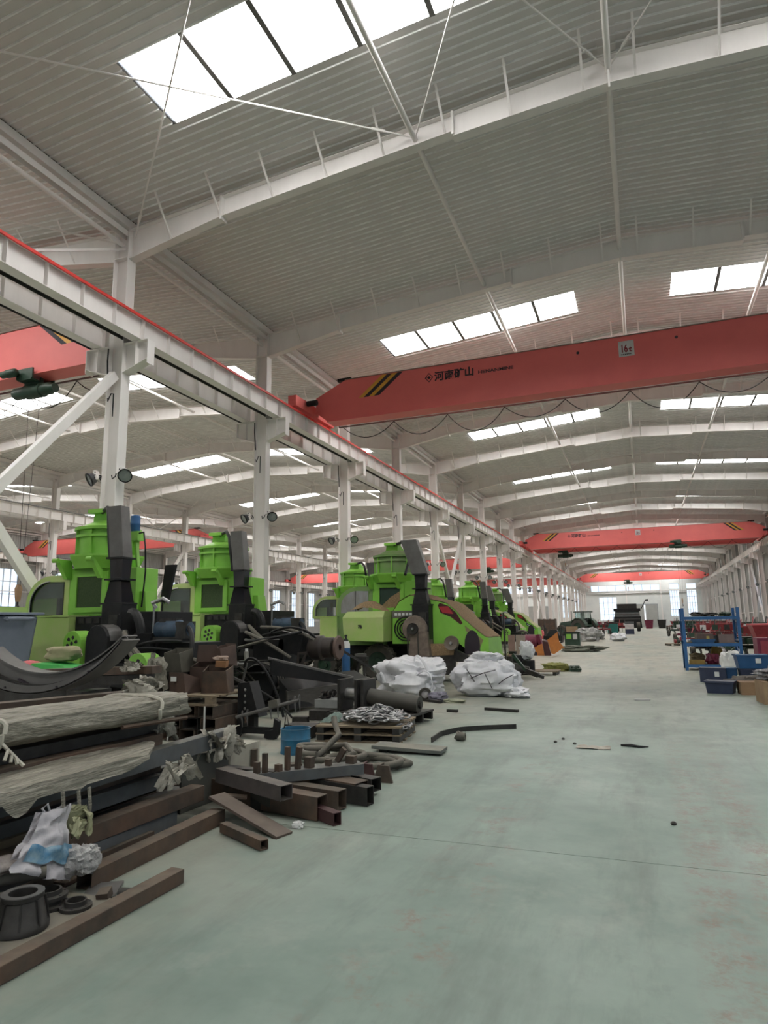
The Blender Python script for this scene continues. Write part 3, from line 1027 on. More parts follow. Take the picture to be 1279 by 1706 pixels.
# ============================================================ green forage harvesters, parked side by side
def arc(cx, cz, rx, rz, a0, a1, n):
    return [(cx+rx*math.cos(a0+(a1-a0)*k/n), cz+rz*math.sin(a0+(a1-a0)*k/n)) for k in range(n+1)]
def wheel(t, x, y, r, wd, name='wheel'):
    o = MB()
    o.lathe((x, y, r), [(r*.58, -wd/2), (r*.92, -wd/2), (r, -wd*.36), (r, wd*.36), (r*.92, wd/2), (r*.58, wd/2)], 28, 'Y', True)
    for k in range(18):
        a = 2*PI*k/18
        for sg in (-1, 1):
            p = Vector((x+math.cos(a)*r*.99, y, r+math.sin(a)*r*.99))
            q = Vector((x+math.cos(a+.16)*r*.99, y+sg*wd*.48, r+math.sin(a+.16)*r*.99))
            o.bar(p, q, .05, .05, up=(math.cos(a), 0, math.sin(a)))
    w_ = o.build(name, RUBBER, t)
    m = MB().lathe((x, y, r), [(r*.6, -wd*.42), (r*.5, -wd*.30), (r*.22, -wd*.30), (r*.2, -wd*.45), (.001, -wd*.46)], 20, 'Y')
    m.lathe((x, y, r), [(r*.6, wd*.42), (r*.2, wd*.30), (.001, wd*.30)], 20, 'Y')
    m.build('rim', DGREEN, w_, smooth=True)
    return w_
def belt_guard(t, x, y, z0, z1, wd, dp, lean=0):
    r = wd/2
    out = [(x-r+lean, z0), (x+r+lean, z0)] + arc(x, z1-r, r, r, 0, PI, 12)
    g = MB().prism(out, y, y+dp).build('belt_guard', GREEN, t, bev=.006)
    c = (x, z1-r*1.05)
    for k in range(6):
        a = 2*PI*k/6+.3
        q = [(c[0]+math.cos(a+d)*rr, c[1]+math.sin(a+d)*rr) for rr, d in ((r*.28, 0), (r*.5, -.32), (r*.64, -.2), (r*.66, 0), (r*.64, .2), (r*.5, .32))]
        MB().prism(q, y-.004, y+.001).build('vent_hole', INK, g)
    MB().lathe((c[0], y-.003, c[1]), [(r*.17, 0), (.001, 0)], 10, 'Y').build('vent_hole', INK, g)
    if z0 < .9: return g
    f = MB().box(x+r*.2, x+r*1.25, y+.02, y+.06, z0-.10, z0-.07).box(x+r*.2, x+r*.35, y+.02, y+.06, z0-.3, z0-.07).box(x+r*1.1, x+r*1.25, y+.02, y+.06, z0-.34, z0-.07).box(x+r*.2, x+r*1.25, y+.02, y+.06, z0-.36, z0-.33)
    f.build('guard_bracket', GREEN, t)
    return g
def harvester(loc, label, full=False, mast=False, detail=True, group='green forage harvesters'):
    t = thing('forage_harvester', label, 'harvester', loc, 0, group)
    TX, TY = -1.12, .80
    dx, DY = (.22, -.62) if full else (0, 0)
    # running gear and chassis
    MB().box(-3.4, 1.5, .25, .40, .72, 1.0).box(-3.4, 1.5, 1.35, 1.5, .72, 1.0).box(-3.4, -3.2, .25, 1.5, .72, 1.0).box(1.3, 1.5, .25, 1.5, .72, 1.0).box(-1.2, 1.0, .3, 1.45, .5, .75).build('chassis', BLK, t)
    for x, y, r in ((-1.22, -.35, .52), (-1.22, 1.75, .52), (-3.1, -.05, .40), (-3.1, 1.65, .40)): wheel(t, x, y, r, .34)
    MB().cyl((-1.22, -.3, .52), (-1.22, 1.8, .52), .08, 10).cyl((-3.1, -.05, .4), (-3.1, 1.7, .4), .06, 10).build('axle', BLK, t)
    # cab with arched front
    G = GREEND if full else GREENP
    outer = [(-2.95, .95 if full else 1.9), (-2.95, 2.2)] + arc(-2.25, 2.2, .70, .60, PI, PI/2, 8)[1:] + [(-1.72, 2.8), (-1.72, .95 if full else 1.9)]
    inner = [(-2.80, 1.98), (-2.80, 2.2)] + arc(-2.25, 2.2, .55, .47, PI, PI/2, 8)[1:] + [(-1.86, 2.66), (-1.86, 1.98)]
    for y in (.38, 1.72): MB().ring(outer, inner, y, y+.05).build('cab_frame', G, t)
    roof = [(-2.95, 1.9), (-2.95, 2.2)] + arc(-2.25, 2.2, .70, .60, PI, PI/2, 8)[1:] + [(-1.72, 2.8)]
    rf = MB()
    n = len(roof)
    rf.add([(p[0], y, p[1]) for y in (.38, 1.77) for p in roof] + [(p[0]*1.0+.02, y, p[1]-.03) for y in (.38, 1.77) for p in roof],
           [(i, i+1, n+i+1, n+i) for i in range(n-1)] + [(2*n+i, 3*n+i, 3*n+i+1, 2*n+i+1) for i in range(n-1)])
    rf.build('cab_roof', G, t, smooth=True)
    sh = lambda q: [(x*.985-.034, z*.985+.034) for x, z in q]
    if full:
        MB().prism(inner[:], .36, .39).build('door_panel', DOORG, t)
        MB().box(-2.31, -2.29, .345, .36, 1.98, 2.67).build('door_seam', INK, t)
        MB().box(-2.95, -1.7, .36, .42, .72, 1.94).build('cab_side', GREEND, t)
        MB().box(-2.9, -2.87, .30, .33, 1.2, 1.9).box(-2.9, -2.87, .30, .37, 1.2, 1.24).box(-2.9, -2.87, .30, .37, 1.86, 1.9).build('grab_rail', GREEND, t)
        MB().box(-2.10, -1.94, .352, .36, 1.55, 1.66).build('notice', PLATE, t)
    else:
        gl = MB().prism(inner[:], .40, .405).build('side_window', CABGL, t)
        MB().ring(inner, sh(inner), .365, .41).build('window_seal', BLK, t)
        bl = [(-2.79, 2.33)] + arc(-2.25, 2.2, .53, .45, PI*.96, PI/2, 7) + [(-1.87, 2.64), (-1.87, 2.33)]
        MB().prism(bl, .43, .44).build('sun_blind', BLINDM, t)
        MB().tube([(p[0]-.012, .36, p[1]+.01) for p in inner[:10]], .012, 6).build('window_trim', CHROME, t, smooth=True)
        MB().box(-2.5, -2.1, .8, 1.2, 1.9, 2.0).box(-2.5, -2.4, .8, 1.2, 2.0, 2.45).build('seat', BLK, t)
    # engine cover panel, black housing
    e = MB().box(-2.35, -1.12, -.15, 1.75, 1.0, 1.93)
    e.build('engine_cover', GREENP if not full else GREEND, t, bev=.015)
    MB().box(-2.36, -1.12, -.17, 1.76, 1.93, 1.965).build('cover_rim', GREENP, t)
    MB().box(-1.10, .05, .0, 1.6, .95, 1.93).build('housing', BLK, t, bev=.01)
    for k in range(5): MB().box(-1.0+k*.2, -.86+k*.2, -.02, 0, 1.80, 1.90).build('vent_slot', DARK, t) if detail else None
    # tower: body, grille, flared skirt, ring, spout
    MB().hexa([(-1.78, .38, 1.95), (-.30, .38, 1.95), (-.30, 1.25, 1.95), (-1.78, 1.25, 1.95), (-1.72, .40, 2.93), (-.30, .40, 2.93), (-.30, 1.22, 2.93), (-1.72, 1.22, 2.93)]).build('tower_body', GREEN, t, bev=.01)
    sk = MB()
    o8 = lambda r, z: [(TX+r*math.cos(PI/8+k*PI/4), TY+r*math.sin(PI/8+k*PI/4), z) for k in range(8)]
    sk.add(o8(.68, 2.90)+o8(.80, 3.14)+o8(.80, 3.18)+o8(.60, 3.20), [(i+j*8, (i+1) % 8+j*8, (i+1) % 8+8+j*8, i+8+j*8) for j in range(3) for i in range(8)])
    sk.build('tower_skirt', GREEN, t)
    MB().lathe((TX, TY, 0), [(.60, 3.18), (.60, 3.70), (.69, 3.70), (.69, 3.76), (.60, 3.76), (.54, 3.80), (.30, 3.92), (.29, 3.92), (.29, 3.80)], 28).lathe((TX, TY, 0), [(.62, 3.55), (.66, 3.55), (.66, 3.60), (.62, 3.60)], 28, 'Z', True).build('tower_ring', GREEN if not full else GREEND, t, smooth=True)
    for k in range(8):
        a = 2*PI*k/8+.2
        MB().bar((TX+.63*math.cos(a), TY+.63*math.sin(a), 3.2), (TX+.63*math.cos(a), TY+.63*math.sin(a), 3.7), .035, .06, up=(math.cos(a), math.sin(a), 0)).build('tower_rib', GREEN, t)
    for x in (-1.72, -.80):
        MB().hexa([(x-.05, .26, 2.70), (x+.05, .26, 2.70), (x+.05, .40, 2.70), (x-.05, .40, 2.70), (x-.12, .04, 3.10), (x+.0, .04, 3.10), (x+.02, .40, 3.10), (x-.12, .40, 3.10)]).cyl((x-.13, .03, 3.07), (x+.02, .03, 3.07), .045, 10).build('tower_bracket', GREEN, t)
    fr = MB().ring([(-1.58, 2.02), (-.66, 2.02), (-.66, 2.84), (-1.58, 2.84)], [(-1.47, 2.12), (-.79, 2.12), (-.79, 2.74), (-1.47, 2.74)], .33, .38).build('grille_frame', GREEN, t)
    if full:
        MB().box(-1.47, -.79, .372, .379, 2.12, 2.74).build('opening', BLINDM, t)
        MB().prism([(-1.47, 2.12), (-.79, 2.12), (-.79, 2.62), (-1.1, 2.45)], .34, .371).build('straw_in_opening', CHAFF, t)
    else:
        MB().box(-1.47, -.79, .36, .379, 2.12, 2.74).build('grille', GRILLE, t)
    MB().hexa([(-1.34, .55, 3.78), (-.92, .55, 3.78), (-.84, 1.25, 3.80), (-1.34, 1.25, 3.80), (-1.26, .50, 4.14), (-.90, .50, 4.14), (-.90, .7, 4.12), (-1.26, .7, 4.12)]).box(-1.30, -.80, .35, .52, 4.06, 4.14).build('tower_spout', GREEN, t)
    MB().tube([(-1.0, .46, 4.08), (-.66, .25, 4.12), (-.46, .08, 3.95), (-.36, .02, 3.55), (-.27, DY, 3.05)], .045, 8).build('spout_arm', BLK, t, smooth=True)
    MB().box(-.29, .0, .45, 1.12, 1.98, 2.9).build('side_tank', GREEN, t, bev=.012)
    MB().hexa([(.0, .55, 2.02), (.20, .55, 2.02), (.20, .95, 2.02), (.0, .95, 2.02), (.0, .57, 2.42), (.14, .57, 2.42), (.14, .93, 2.42), (.0, .93, 2.42)]).build('filter_box', GREEN, t)
    # discharge chute: bare steel hood, black duct sections with flanges
    hw = .24 if full else .17
    MB().hexa([(-hw+dx, DY-.13, 3.03), (hw+dx, DY-.13, 3.03), (hw+dx, DY+.13, 3.03), (-hw+dx, DY+.13, 3.03), (-hw-.10, DY-.16, 4.05), (hw-.10, DY-.16, 4.05), (hw-.10, DY+.08, 4.05), (-hw-.10, DY+.08, 4.05)]).build('chute_hood', GREY, t)
    sec = [(3.03, .165, .13), (2.62, .14, .12), (2.18, .225, .17)]
    for (z1, a1, b1), (z0, a0, b0) in zip(sec, sec[1:]):
        MB().hexa([(-a0+dx, DY-b0, z0), (a0+dx, DY-b0, z0), (a0+dx, DY+b0, z0), (-a0+dx, DY+b0, z0), (-a1+dx, DY-b1, z1), (a1+dx, DY-b1, z1), (a1+dx, DY+b1, z1), (-a1+dx, DY+b1, z1)]).build('duct_section', GLOSSB if not full else BLK, t)
    for z, a in ((3.03, .20), (2.62, .22), (2.16, .29)):
        MB().box(-a+dx, a+dx, DY-.2, DY+.2, z-.016, z+.016).build('duct_flange', BLK, t)
    MB().box(-.24+dx, .26+dx, DY-.2, DY+.22, 1.0, 2.15).build('duct_base', BLK, t, bev=.01)
    MB().box(-.04+dx, .17+dx, DY-.215, DY-.2, 1.25, 1.95).build('access_plate', DARK, t)
    for k in range(4): MB().lathe((.22+dx, DY-.202, 1.2+k*.25), [(.02, -.012), (.001, -.014)], 6, 'Y').build('bolt', DARK, t)
    if not full:
        # drum cover and belt guards
        a0 = arc(.08, 1.46, .26, .30, 0, PI, 10)
        MB().prism([(-.18, 1.0)] + [(.34, 1.0)] + a0, -.62, -.02).build('drum_cover', BLK, t, bev=.008)
        MB().add([(x, y, z) for y in (-.55, -.2) for x, z in arc(.08, 1.46, .268, .308, .05, PI-.05, 10)], [(i, i+1, 12+i, 11+i) for i in range(10)]).build('cover_band', GREY, t)
        belt_guard(t, -.52, -.62, 1.02, 1.66, .44, .34, .0)
        belt_guard(t, 1.35, -.95, .55, 1.27, .46, .40, -.08)
        # engine bay in front: block, pump, hoses
        MB().box(.45, .95, .0, 1.1, 1.0, 2.0).box(.95, 1.75, .1, 1.0, 1.0, 1.42).box(.5, .9, -.1, .05, 1.1, 1.6).build('engine_block', BLK, t, bev=.01)
        MB().lathe((1.0, -.05, 1.66), [(.001, 0), (.10, .01), (.15, .04), (.15, .25), (.17, .27), (.17, .55), (.13, .60), (.13, .78), (.001, .80)], 16, 'X').build('hydraulic_motor', GBLUE, t, smooth=True)
        MB().box(1.02, 1.7, -.18, .1, 1.44, 1.53).box(1.55, 1.78, -.2, .1, 1.5, 1.8).box(1.1, 1.5, -.12, .06, 1.78, 1.86).build('valve_block', DARK, t)
        r2 = random.Random(int(loc[1]*10))
        for k, (p0, p1, p2, r) in enumerate((((.45, -.3, 1.62), (.9, -.75, 1.45), (1.55, -.8, 1.0), .05), ((.45, -.3, 1.45), (.9, -.6, 1.2), (1.3, -.7, .9), .04), ((.5, -.2, 1.98), (.8, -.35, 2.02), (.85, -.3, 1.6), .085),
                                             ((1.75, -.1, 1.7), (2.05, -.25, 1.6), (2.05, -.4, 1.1), .045), ((.6, -.3, 1.3), (1.1, -.45, 1.52), (1.8, -.3, 1.45), .028), ((.5, -.35, 1.25), (1.0, -.5, 1.4), (1.6, -.35, 1.3), .022),
                                             ((1.9, -.5, .95), (2.2, -.6, 1.3), (2.5, -.5, 1.0), .05), ((1.95, -.45, .95), (2.25, -.55, 1.2), (2.45, -.45, .9), .04))):
            p0, p1, p2 = Vector(p0), Vector(p1), Vector(p2)
            pts = [(p0*(1-u)+p1*u).lerp(p1*(1-u)+p2*u, u) for u in [q/10 for q in range(11)]]
            MB().tube(pts, r, 8).build('hose', HOSE if k in (0, 1, 6, 7) else BLK, t, smooth=True)
        MB().tube([(1.05, -.15, 2.05), (1.0, -.2, 2.15), (1.25, -.2, 2.22), (1.35, -.15, 2.15)], .04, 8).tube([(1.0, -.15, 1.6), (1.02, -.18, 2.1)], .02, 6).build('steel_pipe', GALV, t, smooth=True)
        MB().bar((.3, -.5, 1.0), (2.2, -.7, .95), .10, .16).bar((.2, .5, .95), (2.4, .4, .85), .12, .2).bar((.4, -.6, .75), (1.9, -.8, .65), .08, .12).build('front_frame', BLK, t)
        if mast:
            MB().bar((-.05, .55, 2.9), (-.2, .62, 3.5), .06, .08).box(-.34, -.08, .52, .72, 3.45, 3.64).build('mast', GREEN, t)
            MB().lathe((-.24, .62, 3.64), [(.09, 0), (.10, .02), (.10, .15), (.105, .16), (.10, .18), (.10, .32), (.08, .34), (.001, .34)], 16).build('mast_motor', BLUEM, t, smooth=True)
            MB().tube([(-.15, .6, 3.6), (.1, .5, 3.6), (.2, .45, 3.3), (.26, .42, 2.8), (.2, .42, 2.1)], .018, 6).build('cable', BLK, t)
            MB().hexa([(.30, .85, 2.2), (.48, .85, 2.2), (.48, .92, 2.2), (.30, .92, 2.2), (.40, .85, 2.95), (.66, .85, 2.95), (.66, .92, 2.95), (.40, .92, 2.95)]).build('deflector_plate', BLK, t)
    if full:
        # straw-covered hood sloping down to the crop dividers
        top = [(-.75, 2.02), (-.55, 2.32), (-.2, 2.5), (.15, 2.46), (.5, 2.34), (.9, 2.24), (1.15, 2.05), (1.36, 1.80), (2.04, 1.24), (2.10, .62)]
        low = [(2.10, .60), (1.50, .84), (1.25, 1.05), (-.78, 1.05)]
        MB().prism(low[::-1] + [(q[0], q[1]-.05) for q in top[::-1]], -.42, 1.5).build('hood', GREEN, t)
        hs = MB()
        prof_ = top[:9]
        def hs_(u, v):
            k = u*(len(prof_)-1)
            i = min(int(k), len(prof_)-2)
            x = prof_[i][0]+(prof_[i+1][0]-prof_[i][0])*(k-i)
            z = prof_[i][1]+(prof_[i+1][1]-prof_[i][1])*(k-i)
            e = noise.noise(Vector((x*5, v*6, loc[1])))*.035
            return (x, -.44+v*1.96, z-.03+e+.05*math.sin(PI*v)*(1 if x < 1 else .3))
        hs.grid(hs_, 40, 16)
        hs.build('straw_layer', CHAFF if full == 1 else mat('dusty_hood_top', (.33, .36, .16), .85, col2=(.28, .27, .15), scale=4), t, smooth=True)
        MB().prism([(-.78, 1.80), (.0, 1.80), (.0, 2.0), (-.78, 2.0)], -.435, -.42).build('name_band', mat('name_band_grey', (.09, .10, .09), .6, col2=(.14, .12, .10), scale=6), t)
        bx = [.64, .70, .95, 1.18, 1.36, 1.30, 1.02, .72]
        bz = [2.14, 2.21, 2.12, 1.92, 1.62, 1.58, 1.80, 1.92]
        MB().prism(list(zip(bx, bz)), -.432, -.42).build('hood_window', mat('dark_red_glass', (.09, .02, .02), .25, col2=(.03, .02, .02), scale=5), t)
        MB().prism([(.66, 2.10), (.95, 2.10), (1.1, 1.88), (.78, 1.92)], -.438, -.432).build('red_panel', mat('red_panel_paint', (.42, .03, .04), .5), t)
        if full == 1: MB().prism([(1.42, 1.55), (1.98, 1.12), (1.97, .92), (1.86, .80), (1.62, 1.25), (1.45, 1.4)], -.436, -.42).build('dust_crust', mat('dusty_side', (.26, .22, .12), .9, col2=(.2, .19, .09), scale=6), t)
        # fan grille, chopper rotor, pulleys, belts
        for rr in (.10, .18, .26, .34): MB().lathe((-.35, -.44, 1.48), [(rr-.015, -.02), (rr+.015, -.02), (rr+.015, .02), (rr-.015, .02)], 28, 'Y', True).build('fan_grille', BLK, t)
        R_ = mat('dusty_rotor', (.22, .175, .14), .85, col2=(.14, .11, .09), scale=6)
        MB().lathe((.06, -1.0, 1.48), [(.001, 0), (.12, 0), (.14, .05), (.34, .10), (.38, .16), (.38, .5), (.3, .56)], 28, 'Y').build('rotor_housing', R_, t, smooth=True)
        MB().lathe((.06, -1.06, 1.48), [(.001, 0), (.05, 0), (.055, .03), (.15, .02), (.16, .0), (.16, .08)], 20, 'Y').build('pulley', DARK, t, smooth=True)
        MB().lathe((.06, -1.08, 1.48), [(.001, 0), (.035, 0), (.04, .03)], 10, 'Y').build('shaft_end', CHROME, t)
        MB().hexa([(-.12, -.95, .72), (.52, -.95, .72), (.52, -.5, .72), (-.12, -.5, .72), (.0, -.95, 1.4), (.46, -.95, 1.4), (.46, -.5, 1.4), (.0, -.5, 1.4)]).build('belt_housing', R_, t)
        for x in (-.1, .2): MB().bar((x, -1.02, 1.5), (x+.02, -1.0, .3), .035, .012, up=(0, 1, 0)).build('drive_belt', RUBBER, t)
        MB().lathe((-.08, -1.05, .33), [(.001, 0), (.04, 0), (.05, .03), (.15, .02), (.17, 0), (.17, .10)], 20, 'Y').build('pulley', DARK, t, smooth=True)
        MB().lathe((1.15, -1.0, 1.08), [(.001, .02), (.04, 0), (.05, .03), (.13, .03), (.19, .0), (.20, .03), (.20, .14), (.1, .16)], 24, 'Y').build('pulley', mat('worn_pulley', (.17, .14, .11), .6), t, smooth=True)
        MB().lathe((1.15, -1.02, 1.08), [(.001, 0), (.035, 0), (.04, .03)], 10, 'Y').build('shaft_end', CHROME, t)
        MB().prism([(-.35, .25), (1.15, .2), (1.25, .95), (.95, 1.05), (.2, .9), (-.2, .78)], -.72, -.62).build('side_plate', DARK, t)
        MB().prism([(.45, .72), (1.15, .75), (1.2, 1.06), (.5, 1.06)], -.74, -.725).build('straw_crust', CHAFF, t)
        MB().prism(arc(-.15, .32, .45, .45, PI*.52, PI, 8) + arc(-.15, .32, .37, .37, PI, PI*.52, 8), -.80, -.70).build('belt_cover', R_, t)
        MB().prism(arc(1.62, 1.02, .22, .40, 0, PI, 10) + [(1.40, .75), (1.84, .72)], -.445, -.42).build('wheel_arch', INK, t)
        MB().hexa([(1.2, -.75, .60), (2.05, -.75, .30), (2.05, -.55, .30), (1.2, -.55, .60), (1.2, -.75, .9), (2.05, -.75, .48), (2.05, -.55, .48), (1.2, -.55, .9)]).build('divider_arm', DARK, t)
        MB().prism([(1.75, .72), (2.10, .60), (2.09, 1.2), (1.98, 1.24)], -.44, -.40).build('divider_tip', GREEN, t)
        # straw hopper hung on the side
        hb = MB().hexa([(-2.08, -1.0, 1.16), (-.84, -1.0, 1.12), (-.84, -.25, 1.12), (-2.08, -.25, 1.16), (-2.12, -1.02, 1.82), (-.83, -1.02, 1.82), (-.83, -.25, 1.82), (-2.12, -.25, 1.82)]).build('side_bin', GREENP, t, bev=.01)
        MB().hexa([(-2.12, -1.02, 1.82), (-.83, -1.02, 1.82), (-.83, -.25, 1.82), (-2.12, -.25, 1.82), (-2.03, -.88, 2.0), (-.83, -.88, 2.0), (-.83, -.25, 2.0), (-2.03, -.25, 2.0)]).build('bin_lip', GREENP, t)
        if full == 1:
            text('7B', .12, INK, hb, facing((-1.62, -1.03, 1.52)), bold=.006)
            hp = MB()
            hp.grid(lambda u, v: (-1.95+u*1.1, -.85+v*.62, 1.98+.33*max(0, 1-((u-.45)/.55)**2)*max(0, 1-(abs(v-.55)/.7)**2)+noise.noise(Vector((u*9, v*6, 3)))*.025), 24, 14)
            hp.build('straw_heap', CHAFF, t, smooth=True)
            for k in range(5): MB().box(-.74+.115*k+.05, -.66+.115*k+.05, -.44, -.436, 1.865, 1.94).build('band_mark', WHITEINK, t)
        else:
            MB().prism([(1.30, 1.60), (2.02, 1.05), (2.03, .92), (1.28, 1.42)], -.428, -.42).build('name_band', mat('dark_band', (.02, .05, .09), .5), t)
            for k in range(7):
                x = 1.36+k*.09
                MB().prism([(x, 1.50-k*.068), (x+.065, 1.455-k*.068), (x+.065, 1.39-k*.068), (x, 1.435-k*.068)], -.433, -.428).build('band_mark', WHITEINK, t)
    return t
harvester((-8.94, 9.66, 0), 'nearest green harvester without hood, blue motor on a mast beside its tower', mast=True).scale = (.92, .92, .955)
harvester((-9.56, 14.6, 0), 'second green harvester, hood off, behind the pallet of rusty brackets')
harvester((-6.15, 19.0, 0), 'straw-covered harvester with full hopper standing out behind the white sacks', full=1)
harvester((-9.9, 24.6, 0), 'green harvester with open cab half hidden behind the straw-covered one')
harvester((-9.9, 36.0, 0), 'green harvester whose dark chute rises just past the straw-covered hood')
harvester((-8.75, 39.4, 0), 'hoodless green harvester between the straw-covered one and two with lettered hoods')
harvester((-9.5, 44.6, 0), 'farther green harvester with lettered hood, the nearer of the two', full=2)
harvester((-9.2, 49.4, 0), 'farthest green harvester with lettered hood, by the maroon machine', full=2)
# ============================================================ steel stock and scrap beside the aisle
def crumple(c, dims, seed, nu=44, nv=22, low=.22, fold=.10, flat=True, pw=.75):
    mb = MB()
    o = Vector((seed*7.3, seed*3.1, seed*1.7))
    def fn(u, v):
        a, b = 2*PI*u, PI*(v-.5)
        sg = lambda q: math.copysign(abs(q)**pw, q)
        d = Vector((sg(math.cos(a))*abs(math.cos(b))**pw, sg(math.sin(a))*abs(math.cos(b))**pw, sg(math.sin(b))))
        q = Vector((d.x*3.2, d.y*3.2, d.z*1.1))
        n1 = noise.noise(q+o*2)
        k = 1+low*1.25*noise.noise(d*1.1+o)+fold*1.5*(.5-abs(n1)*1.6)*.6+fold*.8*noise.noise(Vector((d.x*2, d.y*2, d.z*5))+o*3)+fold*.4*noise.noise(d*6+o)
        p = Vector((d.x*dims[0]/2*k, d.y*dims[1]/2*k, d.z*dims[2]/2*k+dims[2]/2))
        if flat: p.z = max(p.z, .004)
        return Vector(c)+p
    mb.grid(fn, nu, nv)
    return mb
def wrinkled(fn, nu, nv, amp, st, seed):
    mb = MB()
    def f(u, v):
        p = Vector(fn(u, v))
        n_ = noise.noise(Vector((p.x*st[0], p.y*st[1], p.z*st[2]+seed)))+.5*noise.noise(Vector((p.x*st[0]*2.3, p.y*st[1]*2.3, p.z*st[2]*2.3+seed)))
        return p + Vector((amp*n_, 0, amp*n_))
    return mb.grid(f, nu, nv)
def ybar(name, label, xe, y0, y1, zt, w, h, m, xe2=None, hollow=0, cat='steel bar', zt2=None, group=None, ch=False):
    """steel length lying along the hall: xe/xe2 = aisle-side edge at both ends, zt = top"""
    xe2 = xe if xe2 is None else xe2
    zt2 = zt if zt2 is None else zt2
    p, q = (xe-w/2, y0, zt-h/2), (xe2-w/2, y1, zt2-h/2)
    mb = MB()
    if hollow: mb.hollow(p, q, w, h, hollow)
    elif ch: mb.channel(p, q, w, h, .01)
    else: mb.bar(p, q, w, h)
    return tag(mb.build(name, m, bev=0 if (hollow or ch) else .004), label, cat, group)
ybar('square_steel_tube', 'brown square steel tube lying alone on the floor, nearest the aisle', -2.91, 1.0, 3.82, .088, .10, .086, RUST2, -2.885, cat='steel tube')
ybar('square_steel_tube', 'rusty square tube with open dark end and faint pale chalk marks', -3.36, 3.52, 5.02, .112, .12, .11, RUST2, -3.40, .006, cat='steel tube')
ybar('flat_steel_bar', 'thin rusty flat bar beside the chalk-marked tube', -3.555, 3.5, 4.66, .03, .10, .028, RUST2, -3.57)
ybar('steel_angle', 'narrow rusty angle iron leaning behind the flat bar', -3.66, 3.1, 4.45, .075, .04, .07, RUST, -3.65)
ybar('square_steel_tube', 'dark greenish square tube under the big rusty beam', -3.70, 1.6, 4.78, .14, .12, .135, BLUEST, -3.70, .006, cat='steel tube')
ybar('steel_beam', 'big rusty brown beam with sawn square end on the low stack', -3.76, 1.7, 5.09, .27, .14, .125, RUST2, -3.66, cat='steel beam')
ybar('steel_tube', 'dusty yellowish tube low at the stack front behind the blue sack', -3.90, 1.6, 3.9, .30, .09, .1, mat('dusty_yellow_steel', (.24, .2, .13), .8, dust=.3), cat='steel tube')
ybar('square_steel_tube', 'blue-grey tube with a thin red edge line in the stack face', -3.95, 1.6, 4.9, .385, .13, .115, BLUEST, cat='steel tube')
ybar('steel_flat', 'brown flat strip standing on edge above the blue-grey tube', -3.99, 1.6, 4.95, .475, .10, .085, RUST, -4.02)
ybar('square_steel_tube', 'dark brown tube just below the draped film', -4.06, 1.5, 5.0, .57, .14, .095, RUST, -4.1, cat='steel tube')
ybar('square_steel_tube', 'blue-grey tube sticking out of torn film at the pile top', -3.66, 1.4, 5.85, .63, .13, .135, BLUEST, -3.87, .006, cat='steel tube')
ybar('steel_channel', 'dark grey channel with a white strap below the wrapped bundle', -4.06, 1.5, 4.85, .725, .14, .09, RUST2, -3.93)
ybar('steel_channel', 'dark channel directly under the wrapped bundle', -4.2, 1.5, 4.92, .81, .2, .082, DARK, -4.02)
for k, (x, z) in enumerate(((-3.98, .17), (-4.2, .17), (-4.42, .17), (-4.66, .17), (-4.92, .17), (-5.2, .17), (-4.2, .36), (-4.45, .36), (-4.7, .36), (-4.98, .36), (-5.24, .36), (-4.30, .55), (-4.55, .55), (-4.82, .55), (-5.1, .55), (-4.42, .73), (-4.68, .73), (-4.95, .73), (-5.2, .73))):
    ybar('square_steel_tube', 'dark steel tube inside the steel stack, at height layer %s, %s from the aisle' % (('one', 'two', 'three', 'four')[int((z-.1)/.18)], ORD[k if k < 6 else (k-6) % 5 if k < 11 else (k-11) % 4]), x, 1.6, (5.35 if z < .4 else 4.95)+.1*((k*7) % 3), z, .2, .17, (DARK, RUST, BLUEST)[k % 3], cat='steel tube', group='tubes inside the steel stack')
for k, y in enumerate((2.2, 4.3)):
    tag(MB().box(-5.45, -3.75, y, y+.1, 0, .0).box(-5.4, -4.1, y, y+.1, .0, .01).build('packing_strip', WOOD), 'wooden packing strip under the steel stack', 'timber', 'packing strips') if False else None
# plastic-wrapped bundle on top
t = thing('wrapped_steel_bundle', 'long steel bundle wrapped in dusty wrinkled film on top of the stack', 'steel bundle', (0, 0, 0))
def bund(u, v):
    a = 2*PI*v
    y = 1.4+3.62*u
    xe = -4.42+.36*u
    hw_, hh = .30, .115
    cx_, cz_ = xe-.02, .955
    q = lambda s_: math.copysign(abs(s_)**.55, s_)
    return (cx_+hw_*q(math.cos(a)), y+.05*math.sin(a*3+u*4)*(1 if u > .97 else .2), cz_+hh*q(math.sin(a))*(1-.15*u))
wrinkled(bund, 150, 84, .017, (21, 1.1, 21), 3).build('film_wrap', FILM, t, smooth=True)
for u, nm in ((.52, 'knotted_strap'), (.90, 'white_strap')):
    pts = [Vector(bund(u, k/24))*1.0+Vector((0, .02*math.sin(k), 0)) for k in range(25)]
    c = sum(pts, Vector())/25
    pts = [c+(p-c)*1.07 for p in pts]
    MB().tube(pts, .016, 6).build(nm, mat('packing_strap', (.55, .52, .44), .6), t, smooth=True)
kn = MB()
for k in range(4):
    kn.tube([(-3.94, 3.28, .90), (-3.90, 3.3+.03*k, .86-.03*k), (-3.88, 3.26+.05*k, .80-.02*k)], .012, 5)
kn.build('knot', mat('packing_strap', (.55, .52, .44), .6), t)
MB().tube([(-3.88, 4.3, .855), (-3.80, 4.99, .845)], .018, 6).build('protruding_rod', RUST2, t)
